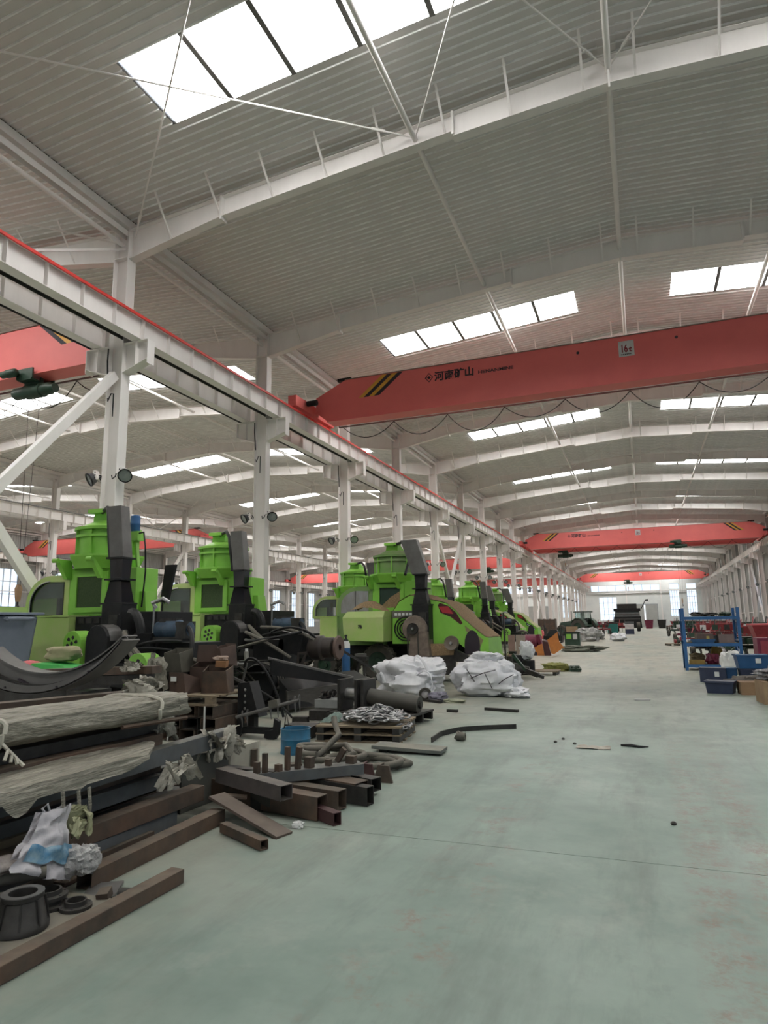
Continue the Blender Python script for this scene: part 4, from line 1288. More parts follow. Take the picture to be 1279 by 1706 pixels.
# film draped over the front of the stack
t = thing('draped_film', 'torn dusty plastic film draped over the stack face, hanging to a point', 'plastic film')
LOW = [(1.5, .60), (2.9, .60), (2.98, .61), (3.09, .53), (3.16, .55), (3.23, .61), (3.41, .60), (3.56, .57), (3.62, .60), (3.94, .60), (4.32, .68), (4.75, .72)]
def drape(u, v):
    y = 1.6+3.05*u
    for (a, za), (b, zb) in zip(LOW, LOW[1:]):
        if a <= y <= b: low = za+(zb-za)*(y-a)/(b-a)
    x = -3.98+(.43-.30*max(0, u-.86)/.14)*min(v*1.7, 1)+.03*max(0, v-.6)
    z = .715-.02*u+.015*noise.noise(Vector((y*3, v*4, 1)))
    if v > .55: z += (low-.70)*(v-.55)/.45
    return (x, y, z)
wrinkled(drape, 150, 44, .013, (19, 1.2, 19), 9).build('film_sheet', FILM, t, smooth=True)
for y, z in ((3.42, .60), (3.55, .58), (3.64, .58)):
    MB().tube([(-3.54, y, z), (-3.53, y+.01, z-.12), (-3.54, y+.02, z-.26)], [.016, .014, .006], 5, flat=.4).build('film_strip', FILM, t)
def shreds(c, dims, seed, n=9):
    """a handful of crinkled film ribbons falling over one another"""
    r = random.Random(seed)
    mb = MB()
    c = Vector(c)
    for k in range(n):
        a0 = Vector((r.uniform(-.5, .5)*dims[0], r.uniform(-.5, .5)*dims[1], dims[2]*r.uniform(.5, 1)))
        a2 = Vector((r.uniform(-.6, .6)*dims[0], r.uniform(-.6, .6)*dims[1], dims[2]*r.uniform(0, .3)))
        a1 = (a0+a2)/2+Vector((r.uniform(-.3, .3)*dims[0], r.uniform(-.3, .3)*dims[1], dims[2]*r.uniform(.2, .6)))
        w0 = r.uniform(.5, .95)*min(max(dims[0], .14), dims[1])
        side = (a2-a0).cross(Vector((r.uniform(-1, 1), r.uniform(-1, 1), .6))).normalized()
        o = Vector((seed*3.3+k, k*1.9, seed))
        def fn(u, v):
            p = (a0*(1-u)+a1*u).lerp(a1*(1-u)+a2*u, u)
            ww = w0*(1-.55*abs(2*u-1))*(1+.5*noise.noise(Vector((u*6, v*3, 0))+o))
            q = p+side*ww*(v-.5)
            fold = .030*noise.noise(Vector((v*9, u*2.2, 1))+o)+.012*noise.noise(Vector((v*22, u*5, 2))+o)
            q += Vector((fold, fold*.6, abs(fold)))
            q.z = max(q.z, .006)
            return c+q
        mb.grid(fn, 18, 16)
    return mb
def frill(name, label, c, dims, seed, m=FILML, cat='plastic film', n=7):
    return tag(shreds(c, dims, seed, n).build(name, m, smooth=True), label, cat)
frill('torn_film', 'bunch of torn film around the blue-grey tube end', (-3.86, 5.62, .36), (.18, .62, .34), 4, n=10)
frill('torn_film', 'crumpled film over the bar ends below the bundle', (-4.1, 4.95, .60), (.2, .34, .26), 5)
frill('torn_film', 'crinkled film scraps on the far top of the wrapped bundle', (-4.32, 5.05, 1.0), (.28, .28, .14), 6)
frill('torn_film', 'twisted strip of film hanging in front of the middle bars', (-3.72, 4.85, .30), (.14, .42, .26), 8)
frill('torn_film', 'small film scrap on the rusty beams behind', (-5.85, 6.62, 1.10), (.26, .2, .10), 9)
# beams behind the bundle
p, q = F(0, 1172, 1.0), F(235, 1150, 1.0)
tag(MB().bar(p+(p-q)*.6+Vector((-.1, 0, -.045)), q+Vector((-.1, 0, -.045)), .16, .085).build('steel_beam', RUST), 'dark rusty beam lying just behind the wrapped bundle', 'steel beam')
for k, (dx, z, l) in enumerate(((-5.5, .16, 5.4), (-5.75, .16, 5.6), (-5.5, .34, 5.3), (-5.75, .34, 5.5), (-5.45, .52, 5.6), (-5.72, .52, 5.4), (-5.2, .90, 5.5), (-5.5, .70, 5.5), (-5.75, .70, 5.6))):
    ybar('steel_beam', 'dark beam under the rusty beams at the back of the stack', dx, 3.0, l, z, .22, .16, (DARK, RUST)[k % 2], cat='steel beam', group='back beams of the steel stack')
a, b = AY(120, 1118, 6.6), AY(243, 1113, 6.6)
tag(MB().bar(a+Vector((-.6, 0, -.03)), b+Vector((0, .2, -.03)), .2, .09).build('steel_beam', RUST2), 'short rusty beam with torn film on it, behind the curved trough', 'steel beam')
tag(MB().bar(a+Vector((-.5, .02, -.14)), b+Vector((-.1, .2, -.14)), .2, .11).build('steel_beam', DARK), 'grey strapped beam under the short rusty beam', 'steel beam')
for x in (-6.6, -5.9): tag(MB().box(x-.12, x+.12, 6.45, 6.95, 0, .86).build('trestle_block', DARK), 'dark support block under the %s of the short rusty beams' % ('outer end' if x < -6.2 else 'aisle end'), 'support')
# curved trough
t = thing('curved_trough', 'big dark grey curved steel trough lying on the stack like a smile', 'trough')
cx_, cz_, R_ = -5.69, 2.68, 1.50
an = [math.radians(a) for a in range(-124, -48, 3)]
def sector(f0, f1, y0, y1, k0=0.0, k1=0.0):
    """band of the tapering arc: f = 0 inner edge, 1 outer edge, plus a fixed offset k"""
    n = len(an)
    def rad(i, f): return R_+f*(.25*(1-i/(n-1))+.05)
    pl = [(cx_+(rad(i, f1)+k1)*math.cos(a), cz_+(rad(i, f1)+k1)*math.sin(a)) for i, a in enumerate(an)]
    pl += [(cx_+(rad(i, f0)+k0)*math.cos(an[i]), cz_+(rad(i, f0)+k0)*math.sin(an[i])) for i in range(n-1, -1, -1)]
    f = [(i, i+1, 2*n-2-i, 2*n-1-i) for i in range(n-1)]
    m_ = 2*n
    return MB().add([(x, y0, z) for x, z in pl]+[(x, y1, z) for x, z in pl], f+[tuple(m_+q for q in g) for g in f]+[(i, (i+1) % m_, m_+(i+1) % m_, m_+i) for i in range(m_)])
sector(0, .62, 5.2, 5.215).build('front_flange', GREY, t)
sector(0, 0, 5.16, 5.36, -.012, .003).build('inner_sheet', GREY, t, smooth=True)
sector(.55, .62, 5.15, 5.22).build('flange_lip', DARK, t)
sector(.60, 1, 5.12, 5.135).build('lower_flange', GREY, t)
sector(1, 1, 5.12, 5.36, -.012, .003).build('outer_sheet', GREY, t, smooth=True)
for k in (6, 14, 19):
    a = an[k]
    r_ = R_+.85*(.25*(1-k/(len(an)-1))+.05)
    MB().cyl((cx_+r_*math.cos(a), 5.11, cz_+r_*math.sin(a)), (cx_+r_*math.cos(a), 5.121, cz_+r_*math.sin(a)), .012, 6).build('bolt_hole', INK, t)
for k in (3, 4): MB().bar((-6.36+.1*k, 5.19, 1.27-.05*k), (-6.22+.1*k, 5.19, 1.22-.05*k), .03, .02).build('slot', INK, t)
# things behind the trough: on a dark crate
tag(MB().box(-8.6, -7.2, 6.9, 7.7, 0, .98).build('steel_crate', DARK), 'dark steel crate carrying the green and pink cloth behind the trough', 'crate')
tag(MB().hexa([(-8.02, 6.95, .99), (-7.3, 6.95, .99), (-7.25, 7.5, .99), (-8.0, 7.5, .99), (-7.95, 7.0, 1.16), (-7.42, 7.05, 1.13), (-7.4, 7.4, 1.12), (-7.9, 7.45, 1.17)]).build('green_plastic_tray', TARP), 'bright green plastic tray with a slot, behind the trough', 'tray')
tag(crumple((-8.22, 7.2, .985), (.36, .3, .2), 11).build('pink_cloth', PINK, smooth=True), 'crumpled pink-red cloth beside the green tray', 'cloth')
tag(crumple((-7.75, 7.35, 1.165), (.55, .3, .22), 12).build('straw_sack', mat('jute_sack', (.36, .33, .2), .9), smooth=True), 'grey-green sack lying on the green tray', 'sack')
# grey bin
t = thing('grey_bin', 'large grey plastic bin with rim and handle before the nearest harvester', 'bin', (-10.42, 8.25, 0))
rr = lambda a, b, z: [(a, -b, z), (a, b, z), (-a, b, z), (-a, -b, z)][::-1]
MB().hexa([(-.42, -.36, 0), (.42, -.36, 0), (.42, .36, 0), (-.42, .36, 0), (-.58, -.5, 1.86), (.58, -.5, 1.86), (.58, .5, 1.86), (-.58, .5, 1.86)]).build('body', BINM, t, bev=.06)
MB().box(-.64, .64, -.56, .56, 1.86, 1.91).build('rim', BINM, t, bev=.015)
MB().cyl((.62, -.2, 1.80), (.74, -.2, 1.80), .035, 8).cyl((.62, .2, 1.80), (.74, .2, 1.80), .035, 8).cyl((.72, -.25, 1.80), (.72, .25, 1.80), .035, 8).build('handle', BINM, t)
MB().box(-.6, .5, -.5, .3, 1.912, 2.0).build('lid', GREENP, t)
# near corner: flanged cone, rings, pipes, sack, rags
t = thing('flanged_cone', 'dark cast flanged cone with ribs, nearest the corner of the stack', 'casting', (-3.27, 2.93, .03))
t.scale = (.86, .86, .70)
MB().lathe((0, 0, 0), [(.165, 0), (.165, .04), (.15, .06), (.125, .20), (.115, .22), (.125, .225), (.125, .255), (.085, .255), (.085, .05), (.14, 0)], 32).build('body', DARK, t, smooth=True)
MB().lathe((0, 0, 0), [(.126, .255), (.126, .262), (.085, .262), (.085, .255)], 32).build('flange_face', GREY, t)
for k in range(8):
    a = k*PI/4
    MB().bar((.15*math.cos(a), .15*math.sin(a), .03), (.12*math.cos(a), .12*math.sin(a), .22), .012, .03, up=(math.cos(a), math.sin(a), 0)).build('rib', DARK, t)
tag(MB().box(-3.75, -3.08, 2.2, 3.42, .008, .026).build('steel_plate', mat('dirty_plate', (.13, .125, .11), .7, dust=.35)), 'dirty flat plate on the floor under the castings', 'steel plate')
def flange(label, x, y, z, r):
    t = thing('pipe_flange', label, 'flange', (x, y, z))
    MB().lathe((0, 0, 0), [(r*.55, 0), (r, 0), (r, .018), (r*.68, .02), (r*.66, .045), (r*.55, .045)], 28, 'Z', True).build('ring', DARK, t, smooth=True)
    for k in range(6): MB().cyl((r*.84*math.cos(k*PI/3), r*.84*math.sin(k*PI/3), .017), (r*.84*math.cos(k*PI/3), r*.84*math.sin(k*PI/3), .021), r*.07, 8).build('bolt_hole', INK, t)
flange('flat steel flange beside the cone, bottom of a stack of two', -3.37, 3.2, .027, .11)
flange('flat steel flange resting on another beside the cone', -3.38, 3.21, .074, .105)
flange('single steel flange lying nearest the chalk-marked tube', -3.2, 3.24, .027, .09)
for k, (p_, q_) in enumerate((((-3.76, 2.76, .215), (-3.40, 3.20, .215)), ((-3.70, 2.62, .15), (-3.33, 3.10, .15)))):
    tag(MB().tube([p_, q_], .034 if k else .038, 12).build('steel_pipe', HOSE, smooth=True), ('upper dusty pipe behind the flanges' if not k else 'lower dusty pipe behind the flanges'), 'pipe')
tag(crumple((-3.55, 2.98, .25), (.16, .30, .09), 21).build('crumpled_wrapper', mat('dirty_wrapper', (.36, .32, .30), .7, col2=(.2, .17, .16), scale=9), smooth=True), 'dirty crumpled wrapper behind the pipes', 'wrapper')
SACKM = mat('printed_sack', (.50, .48, .50), .55, col2=(.36, .345, .37), scale=6, bump=.35, bscale=16)
t = thing('printed_sack', 'slumped white sack with blue print leaning on the stack front', 'sack')
def sk_(u, v):
    w_ = .44-.24*v+.03*math.sin(v*7)
    y = 3.20+.17*v+(u-.5)*w_
    x = -3.44-.09*v+.05*math.cos((u-.5)*3)+.03*noise.noise(Vector((u*6, v*6, 2)))
    return (x, y, .27-.19*u*(1-v)+.25*v+.02*noise.noise(Vector((u*5, v*9, 5))))
wrinkled(sk_, 30, 30, .015, (10, 10, 10), 2).build('sack_front', SACKM, t, smooth=True)
wrinkled(lambda u, v: (sk_(u, v)[0]-.05, sk_(u, v)[1], sk_(u, v)[2]), 30, 30, .015, (10, 10, 10), 4).build('sack_back', SACKM, t, smooth=True)
MB().grid(lambda u, v: (lambda p: (p[0]+.022, p[1], p[2]))(sk_(.06+.88*u, .20+.24*v+.05*u)), 24, 8).build('blue_print', mat('blue_sack_print', (.03, .16, .30), .6, col2=(.22, .33, .40), scale=16), t, smooth=True)
MB().tube([(-3.53, 3.29, .50), (-3.53, 3.26, .54), (-3.52, 3.29, .56), (-3.52, 3.31, .51)], .008, 5).build('tie_loop', SACKM, t)
tag(shreds((-3.52, 3.52, .28), (.10, .14, .2), 24, 6).build('film_scrap', mat('yellowish_film', (.42, .42, .26), .6), smooth=True), 'yellowish film scrap hanging beside the printed sack', 'film scrap')
tag(crumple((-3.42, 3.48, .10), (.17, .22, .17), 25, 40, 24, .3, .3).build('rag_ball', mat('pale_rag', (.5, .49, .48), .8, col2=(.3, .29, .28), scale=12, bump=.5), smooth=True), 'ball of pale fibrous rag in front of the printed sack', 'rag')
tag(MB().rbox((-3.27, 3.52, .012), (.20, .24, .015), .03, -.03, .5).build('sheet_scrap', GREY), 'thin grey sheet scrap by the rag ball', 'sheet')
tag(MB().rbox((-3.16, 3.42, .04), (.07, .08, .05), .2, -.1, .4).build('broken_bracket', RUST), 'small broken bracket at the corner of the floor plate', 'bracket')
tag(MB().cyl((-3.12, 3.50, .03), (-3.02, 3.53, .03), .026, 10).build('pipe_stub', DARK, smooth=True), 'short dark pipe stub beside the broken bracket', 'pipe')
# cluster of cut tubes pointing into the aisle
def cut(label, p, q, w, h, m, t=.006, up=(0, 0, 1), name='cut_steel_tube'):
    return tag(MB().hollow(p, q, w, h, t, up).build(name, m), label, 'steel tube')
cut('long rusty box tube with a slanted seam, lowest of the cut tubes', (-3.95, 5.62, .115), (-2.66, 5.36, .10), .14, .19, RUST2)
tag(MB().prism([(-3.42, .215), (-3.10, .205), (-2.98, .005), (-3.25, .06), (-3.38, .12)], 5.395, 5.402).build('gusset_plate', mat('oily_plate', (.055, .05, .042), .5)), 'dark triangular gusset plate leaning on the lowest cut tube', 'steel plate')
cut('purple-grey square tube with bright open end lying on the lowest tube', (-3.72, 5.42, .29), (-2.86, 5.10, .265), .13, .12, mat('purple_grey_steel', (.075, .062, .065), .6, col2=(.045, .04, .042), scale=5, dust=.25))
cut('box tube with open end just behind the lowest tube', (-3.6, 5.85, .10), (-2.62, 5.68, .09), .13, .165, RUST)
cut('wide rusty tube with slanted end in the middle of the cut tubes', (-3.4, 6.2, .10), (-2.56, 5.98, .095), .20, .17, RUST2)
cut('short dark square tube end poking out beyond the others', (-3.1, 6.05, .09), (-2.44, 5.90, .085), .11, .16, DARK)
cut('narrow tube under the flat channel', (-3.2, 6.5, .10), (-2.52, 6.25, .10), .14, .12, DARK)
cut('tiny tube stub with dull maroon end beside the lowest tube', (-2.82, 5.44, .06), (-2.47, 5.26, .05), .08, .10, mat('dull_maroon_steel', (.075, .035, .035), .6))
tag(MB().rbox((-3.14, 4.98, .10), (.85, .17, .022), 0, .22, -.28).build('steel_plate', mat('brown_plate', (.125, .09, .075), .6, col2=(.085, .062, .052), scale=4, dust=.2)), 'brown flat plate leaning down from the cut tubes to the floor', 'steel plate')
cut('small rusty square tube on the floor below the leaning plate', (-3.26, 4.80, .045), (-2.72, 4.53, .04), .07, .07, RUST2)
tag(MB().rbox((-3.42, 5.2, .17), (.2, .1, .02), 0, .1, .5).build('steel_offcut', RUST2), 'small rusty offcut by the end of the chalk-marked tube', 'steel offcut')
cut('dark tube lying behind the purple-grey one', (-3.95, 5.75, .24), (-3.3, 5.7, .24), .11, .10, DARK)
# flat channel with short blocks standing on it
A, B = F(415, 1292, .285), F(597, 1272, .285)
tag(MB().prof([(-.09, -.095), (.09, -.095), (.09, 0), (-.09, 0)], A+Vector((-.1, .06, 0)), B+Vector((0, .06, 0))).build('flat_channel', BLUEST), 'long flat grey channel carrying a row of small steel blocks', 'steel channel')
tag(MB().box(A.x+.05, A.x+.17, A.y-.05, A.y+.2, 0, .188).build('support_block', DARK), 'dark block under the near end of the flat channel', 'support')
tag(MB().box(B.x-.2, B.x-.1, B.y+.0, B.y+.2, 0, .188).build('support_block', DARK), 'dark block under the far end of the flat channel', 'support')
u = (B-A).normalized()
blk = [(.03, .10, .05, 0, 'flat block at the near end of the flat channel'), (.10, .17, .045, 0, 'tall upright block, first along the flat channel'), (.22, .06, .06, 0, 'low square block after the first upright'), (.30, .21, .045, 0, 'tallest thin upright block on the flat channel'),
       (.40, .20, .05, .1, 'leaning upright block behind the thin one'), (.50, .10, .08, 0, 'square block in the middle of the flat channel'), (.68, .06, .055, 0, 'small block past the middle of the flat channel'), (.80, .15, .05, .6, 'tilted block near the far end of the flat channel'), (.90, .07, .09, 0, 'stepped block at the far end of the flat channel')]
for f_, h_, w_, tl, lb in blk:
    c = A.lerp(B, f_)+Vector((0, .07, 0))
    tag(MB().rbox(c+Vector((0, 0, h_/2+.001 + (.012 if tl > .3 else 0))), (w_, w_*.8, h_), 0, tl, rnd.uniform(-.3, .3)).build('steel_block', rnd.choice((RUST, DARK, RUST2))), lb, 'steel block')
for lb, c, s_, rz in (('rusty upright angle behind the flat channel', (-3.95, 6.35, 0), (.06, .06, .34), .3), ('folded bracket lying behind the flat channel', (-3.75, 6.45, 0), (.22, .12, .09), .2), ('red-brown block beside the blue drum', (-3.62, 6.65, 0), (.14, .12, .16), .5)):
    tag(MB().rbox((c[0], c[1], s_[2]/2), s_, 0, 0, rz).build('steel_block', RUST), lb, 'steel block')
for k, (px, py) in enumerate(((612, 1300), (640, 1303))):
    c = F(px, py)
    tag(MB().prism([(-.12, 0), (.10, 0), (.06, .17), (-.06, .17)], -.03, .0).prism([(-.12, 0), (-.10, 0), (-.04, .17), (-.06, .17)], 0, .12).build('bent_bracket', RUST if k else mat('dull_maroon_steel', (.075, .035, .035), .6), loc=c), ('bent dull maroon bracket' if not k else 'bent dark bracket') + ' standing past the far end of the cut tubes', 'bracket')
# carton, plate carton
tag(MB().box(-4.35, -3.98, 5.95, 6.5, 0, .40).build('pale_box', mat('dirty_white_board', (.40, .38, .32), .8)), 'dirty pale box standing behind the film-wrapped tube end', 'box')
tag(MB().hexa([(-3.93, 5.12, .0), (-3.90, 5.8, .0), (-3.92, 5.8, .0), (-3.95, 5.12, .0), (-3.93, 5.12, .48), (-3.90, 5.8, .44), (-3.92, 5.8, .44), (-3.95, 5.12, .48)]).build('olive_sheet', mat('olive_grey_sheet', (.10, .10, .088), .55, col2=(.08, .08, .07), scale=2)), 'curved olive-grey sheet standing at the end of the stack', 'steel sheet')
tag(MB().rbox((-3.85, 6.0, .36), (.1, .12, .07), 0, 0, .3).build('wood_block', WOOD), 'small block of wood at the torn film end', 'timber') if False else None
# blue drum and hose coils
t = thing('blue_drum', 'cut-open blue steel drum with a wire handle behind the flat channel', 'drum', (-4.33, 7.95, 0))
MB().lathe((0, 0, 0), [(.001, .01), (.19, .01), (.195, 0), (.195, .02), (.19, .03), (.19, .17), (.197, .18), (.19, .19), (.19, .30), (.2, .31), (.18, .31), (.175, .05), (.001, .04)], 28).build('body', TEAL, t, smooth=True)
MB().lathe((0, 0, 0), [(.172, .2), (.001, .22)], 20).build('contents', DARK, t)
MB().tube([(-.17, 0, .3), (-.14, 0, .5), (-.1, .0, .33)], .008, 5).build('wire_handle', DARK, t)
tag(MB().hexa([(-4.95, 8.9, 0), (-4.62, 8.9, 0), (-4.62, 9.1, 0), (-4.95, 9.1, 0), (-5.0, 8.85, .20), (-4.58, 8.85, .17), (-4.58, 9.15, .2), (-5.0, 9.15, .2)]).build('metal_basket', DARK), 'small dark metal tray behind the blue drum', 'tray')
def coil(label, c, R_, turns, r, z0, dz, ph, squash=.8, wob=.1, seed=1):
    pts = []
    n = int(turns*28)
    for k in range(n+1):
        a = ph+2*PI*turns*k/n
        rr_ = R_*(1+wob*noise.noise(Vector((math.cos(a)*1.5, k*.04, seed))))
        pts.append((c[0]+rr_*math.cos(a), c[1]+rr_*squash*math.sin(a), z0+dz*k/n+.03*noise.noise(Vector((k*.1, seed, 0)))))
    return tag(MB().tube(pts, r, 10).build('rubber_hose', HOSE, smooth=True), label, 'hose')
coil('big grey-brown rubber hose coiled flat nearest the floor plate', (-3.12, 7.35, 0), .42, 1.6, .037, .04, .06, 0, .75, .15, 1)
coil('loop of grey-brown hose lying on the coil by the blue drum', (-3.55, 7.45, 0), .38, 1.4, .036, .07, .09, 2, .7, .3, 5)
coil('hose loop beside the blue drum', (-3.8, 7.7, 0), .30, 1.2, .034, .05, .12, 4, .8, .3, 9)
tag(MB().tube([(-3.75, 7.2, .05), (-3.62, 7.3, .16), (-3.5, 7.5, .33), (-3.62, 7.65, .42), (-3.66, 7.7, .50)], .036, 10).build('rubber_hose', HOSE, smooth=True), 'hose with its flat end standing up out of the coils', 'hose')
tag(MB().tube([(-3.5, 7.0, .05), (-3.2, 7.25, .17), (-3.45, 7.6, .2), (-3.75, 7.6, .14)], .034, 10).build('rubber_hose', HOSE, smooth=True), 'short hose bent over the middle of the coils', 'hose')
tag(MB().tube([(-3.3, 7.6, .04), (-2.9, 7.8, .05), (-2.62, 7.55, .045), (-2.85, 7.2, .04)], .035, 10).build('rubber_hose', HOSE, smooth=True), 'hose end curving toward the aisle', 'hose')
# floor plate, chain heap, pallets with cylinder
c = F(675, 1250)
tag(MB().rbox((-2.93, 8.42, .055), (.92, .34, .04), 0, .03, .03).build('steel_plate', mat('dusty_blue_plate', (.10, .12, .12), .6, dust=.5)), 'dusty flat steel plate lying out on the aisle floor', 'steel plate')
tag(MB().box(-3.3, -3.2, 8.3, 8.5, 0, .06).build('packing_block', DARK), 'dark packing block under the aisle floor plate', 'support')
t = thing('wooden_pallet', 'weathered slatted pallet under the chain heap', 'pallet', (-3.9, 9.35, 0), .12)
for k in range(7): MB().box(-.62, .62, -.52+k*.155, -.40+k*.155, .20, .225).build('slat', WOOD, t)
for k in range(3): MB().box(-.6+k*.55, -.5+k*.55, -.52, .55, .12, .2).box(-.6+k*.55, -.5+k*.55, -.52, .55, .02, .10).build('bearer', DARK, t)
for k in range(6): MB().box(-.62, .62, -.52+k*.19, -.42+k*.19, .10, .12).build('slat', WOOD, t)
for k in range(4): MB().box(-.62, .62, -.52+k*.3, -.40+k*.3, .0, .02).build('bottom_board', WOOD, t)
ch = MB()
r3 = random.Random(3)
for k in range(260):
    a, d = r3.uniform(0, 2*PI), r3.random()**.6
    x, y = -3.72+.50*d*math.cos(a), 9.25+.36*d*math.sin(a)
    z = .28+.14*(1-d)+r3.uniform(0, .05)
    if x > -3.32: z = max(.03, .22-(x+3.32)*.9)
    R = Matrix.Translation((x, y, z)) @ Matrix.Rotation(r3.uniform(0, PI), 4, 'Z') @ Matrix.Rotation(r3.uniform(-1, 1), 4, 'X')
    o = len(ch.v)
    for i in range(10):
        a1 = 2*PI*i/10
        for j in range(5):
            a2 = 2*PI*j/5
            rr_ = 1+.30*math.cos(a2)
            ch.v.append(tuple(R @ Vector((.060*math.cos(a1)*rr_*1.2, .036*math.sin(a1)*rr_, .012*math.sin(a2)))))
    for i in range(10):
        for j in range(5):
            ch.f.append((o+i*5+j, o+((i+1) % 10)*5+j, o+((i+1) % 10)*5+(j+1) % 5, o+i*5+(j+1) % 5))
tag(ch.build('chain_heap', GALV, smooth=True), 'heap of shiny galvanised chain spilling over a pallet', 'chain', kind='stuff')
tag(MB().grid(lambda u, v: (-4.52+.30*u, 8.98+.55*v, .235+.10*math.sin(PI*u)*math.sin(PI*v)+.03*noise.noise(Vector((u*8, v*8, 1)))), 20, 16).build('green_net', mat('green_grey_net', (.16, .22, .19), .8, col2=(.10, .14, .12), scale=30), smooth=True), 'grey-green netting beside the chain heap', 'net')
t = thing('steel_pallet', 'dark steel frame pallet carrying the big hydraulic cylinder', 'pallet', (-4.5, 10.9, 0), -.10)
for k in range(5): MB().box(-.95+k*.4, -.60+k*.4, -.45, .45, .15, .18).build('slat', DARK, t)
for y in (-.45, 0, .40): MB().box(-.95, .98, y, y+.06, .02, .15).build('bearer', DARK, t)
t = thing('hydraulic_cylinder', 'dark cylinder with square flange plates lying on the steel pallet', 'cylinder', (-4.5, 10.8, .185), -.05)
for x in (-.42, -.10, .02): MB().box(x-.03, x+.03, -.26, .26, 0, .52).build('square_plate', DARK, t, bev=.01)
MB().lathe((-.02, 0, .26), [(.20, 0), (.2, .06), (.16, .06), (.16, .0)], 24, 'X', True).build('ring', GREY, t)
MB().cyl((.05, 0, .22), (.95, 0, .12), .145, 20).build('barrel', mat('dark_olive_steel', (.07, .066, .055), .55), t, smooth=True)
MB().cyl((.93, 0, .12), (.99, 0, .115), .06, 10).build('port', DARK, t)
MB().cyl((-.4, 0, .26), (.0, 0, .26), .10, 16).build('rod', CHROME, t, smooth=True)
t = thing('parts_tray', 'tray heaped with dark greasy parts beside the square flange plates', 'tray', (-5.28, 11.0, .16))
MB().box(-.24, .24, -.18, .18, .03, .17).build('tray', mat('mesh_tray', (.32, .33, .32), .6), t)
pm_ = MB()
for k in range(16): pm_.lathe((r3.uniform(-.18, .18), r3.uniform(-.12, .12), .18+r3.uniform(0, .1)), [(.03, 0), (.055, 0), (.055, .03), (.03, .03)], 10, r3.choice('XYZ'), True)
o = pm_.build('greasy_parts', DARK, t)
o['kind'] = 'stuff'
tag(MB().hollow((-5.6, 10.2, .06), (-5.35, 10.25, .06), .16, .12, .008).build('tube_offcut', DARK), 'dark square tube offcut on the floor near the parts tray', 'steel tube')
# curved bar and knob on the floor
pts = [F(718, 1238), F(735, 1226), F(765, 1219), F(810, 1216), F(862, 1214)]
cb = MB()
pp = []
for i in range(len(pts)-1):
    for k in range(6): pp.append(pts[i].lerp(pts[i+1], k/6))
pp.append(pts[-1])
for i in range(len(pp)): pp[i] = (pp[max(i-1, 0)]+pp[i]+pp[min(i+1, len(pp)-1)])/3
for a, b in zip(pp, pp[1:]): cb.bar(a+Vector((0, 0, .036)), b+(b-a)*.1+Vector((0, 0, .036)), .02, .07)
tag(cb.build('curved_bar', DARK), 'curved dark steel strip standing on edge on the aisle floor', 'steel bar')
t = thing('universal_joint', 'greasy universal joint lying by the curved strip', 'joint', F(768, 1234))
MB().lathe((0, 0, .06), [(.03, -.06), (.06, -.06), (.06, .02), (.05, .06), (.03, .06)], 14, 'X', True).build('yoke', HOSE, t, smooth=True)
MB().cyl((-.05, -.05, .05), (-.05, .07, .09), .03, 10).cyl((-.08, 0, .02), (-.02, 0, .12), .028, 10).build('cross_pin', HOSE, t, smooth=True)
for px0, py0, px1, py1, lb in ((808, 1183, 863, 1187, 'dark steel strip on the dusty floor past the white sacks'), (745, 1186, 762, 1187, 'short dark steel strip near the white sacks'), (690, 1166, 735, 1172, 'flat rod with a lug in front of the white sacks')):
    a, b = F(px0, py0), F(px1, py1)
    tag(MB().bar(a+Vector((0, 0, .025)), b+Vector((0, 0, .025)), .07, .05).build('steel_strip', DARK), lb, 'steel strip')
# litter in the aisle
tag(crumple(F(497, 1379), (.10, .07, .05), 31, 18, 10, .4, .4).build('paper_ball', PAPER), 'crumpled white paper ball on the floor beside the cut tubes', 'paper')
c = F(990, 1246)
tag(wrinkled(lambda u, v: (c.x-.22+.42*u, c.y-.12+.22*v, .012+.012*math.sin(u*9)*math.sin(v*7)), 16, 10, .01, (20, 20, 20), 4).build('cardboard_scrap', mat('pale_scrap', (.46, .42, .36), .9)), 'torn pale cardboard scrap lying in the aisle', 'cardboard')
c = F(1057, 1245)
tag(MB().tube([c+Vector((-.17, .05, .012)), c+Vector((-.05, .02, .02)), c+Vector((.05, -.01, .012)), c+Vector((.17, .01, .012))], [.012, .02, .018, .006], 6).build('black_strap', BLK), 'twisted black strap lying in the aisle beside the cardboard scrap', 'strap')
c = F(1070, 1167)
tag(MB().rbox(c+Vector((0, 0, .02)), (.30, .07, .03), 0, 0, .2).build('small_fitting', PLATE), 'small pale fitting far up the aisle floor', 'fitting')
for px, py, lb in ((925, 1237, 'dark nut on the aisle floor'), (938, 1232, 'pale nut beside the dark one on the aisle floor'), (957, 1240, 'tiny dark pebble by the cardboard scrap'), (1122, 1374, 'dark pebble on the gritty wheel track')):
    tag(MB().lathe(F(px, py), [(.02, 0), (.025, .012), (.012, .025), (.001, .026)], 8).build('nut', DARK), lb, 'nut')
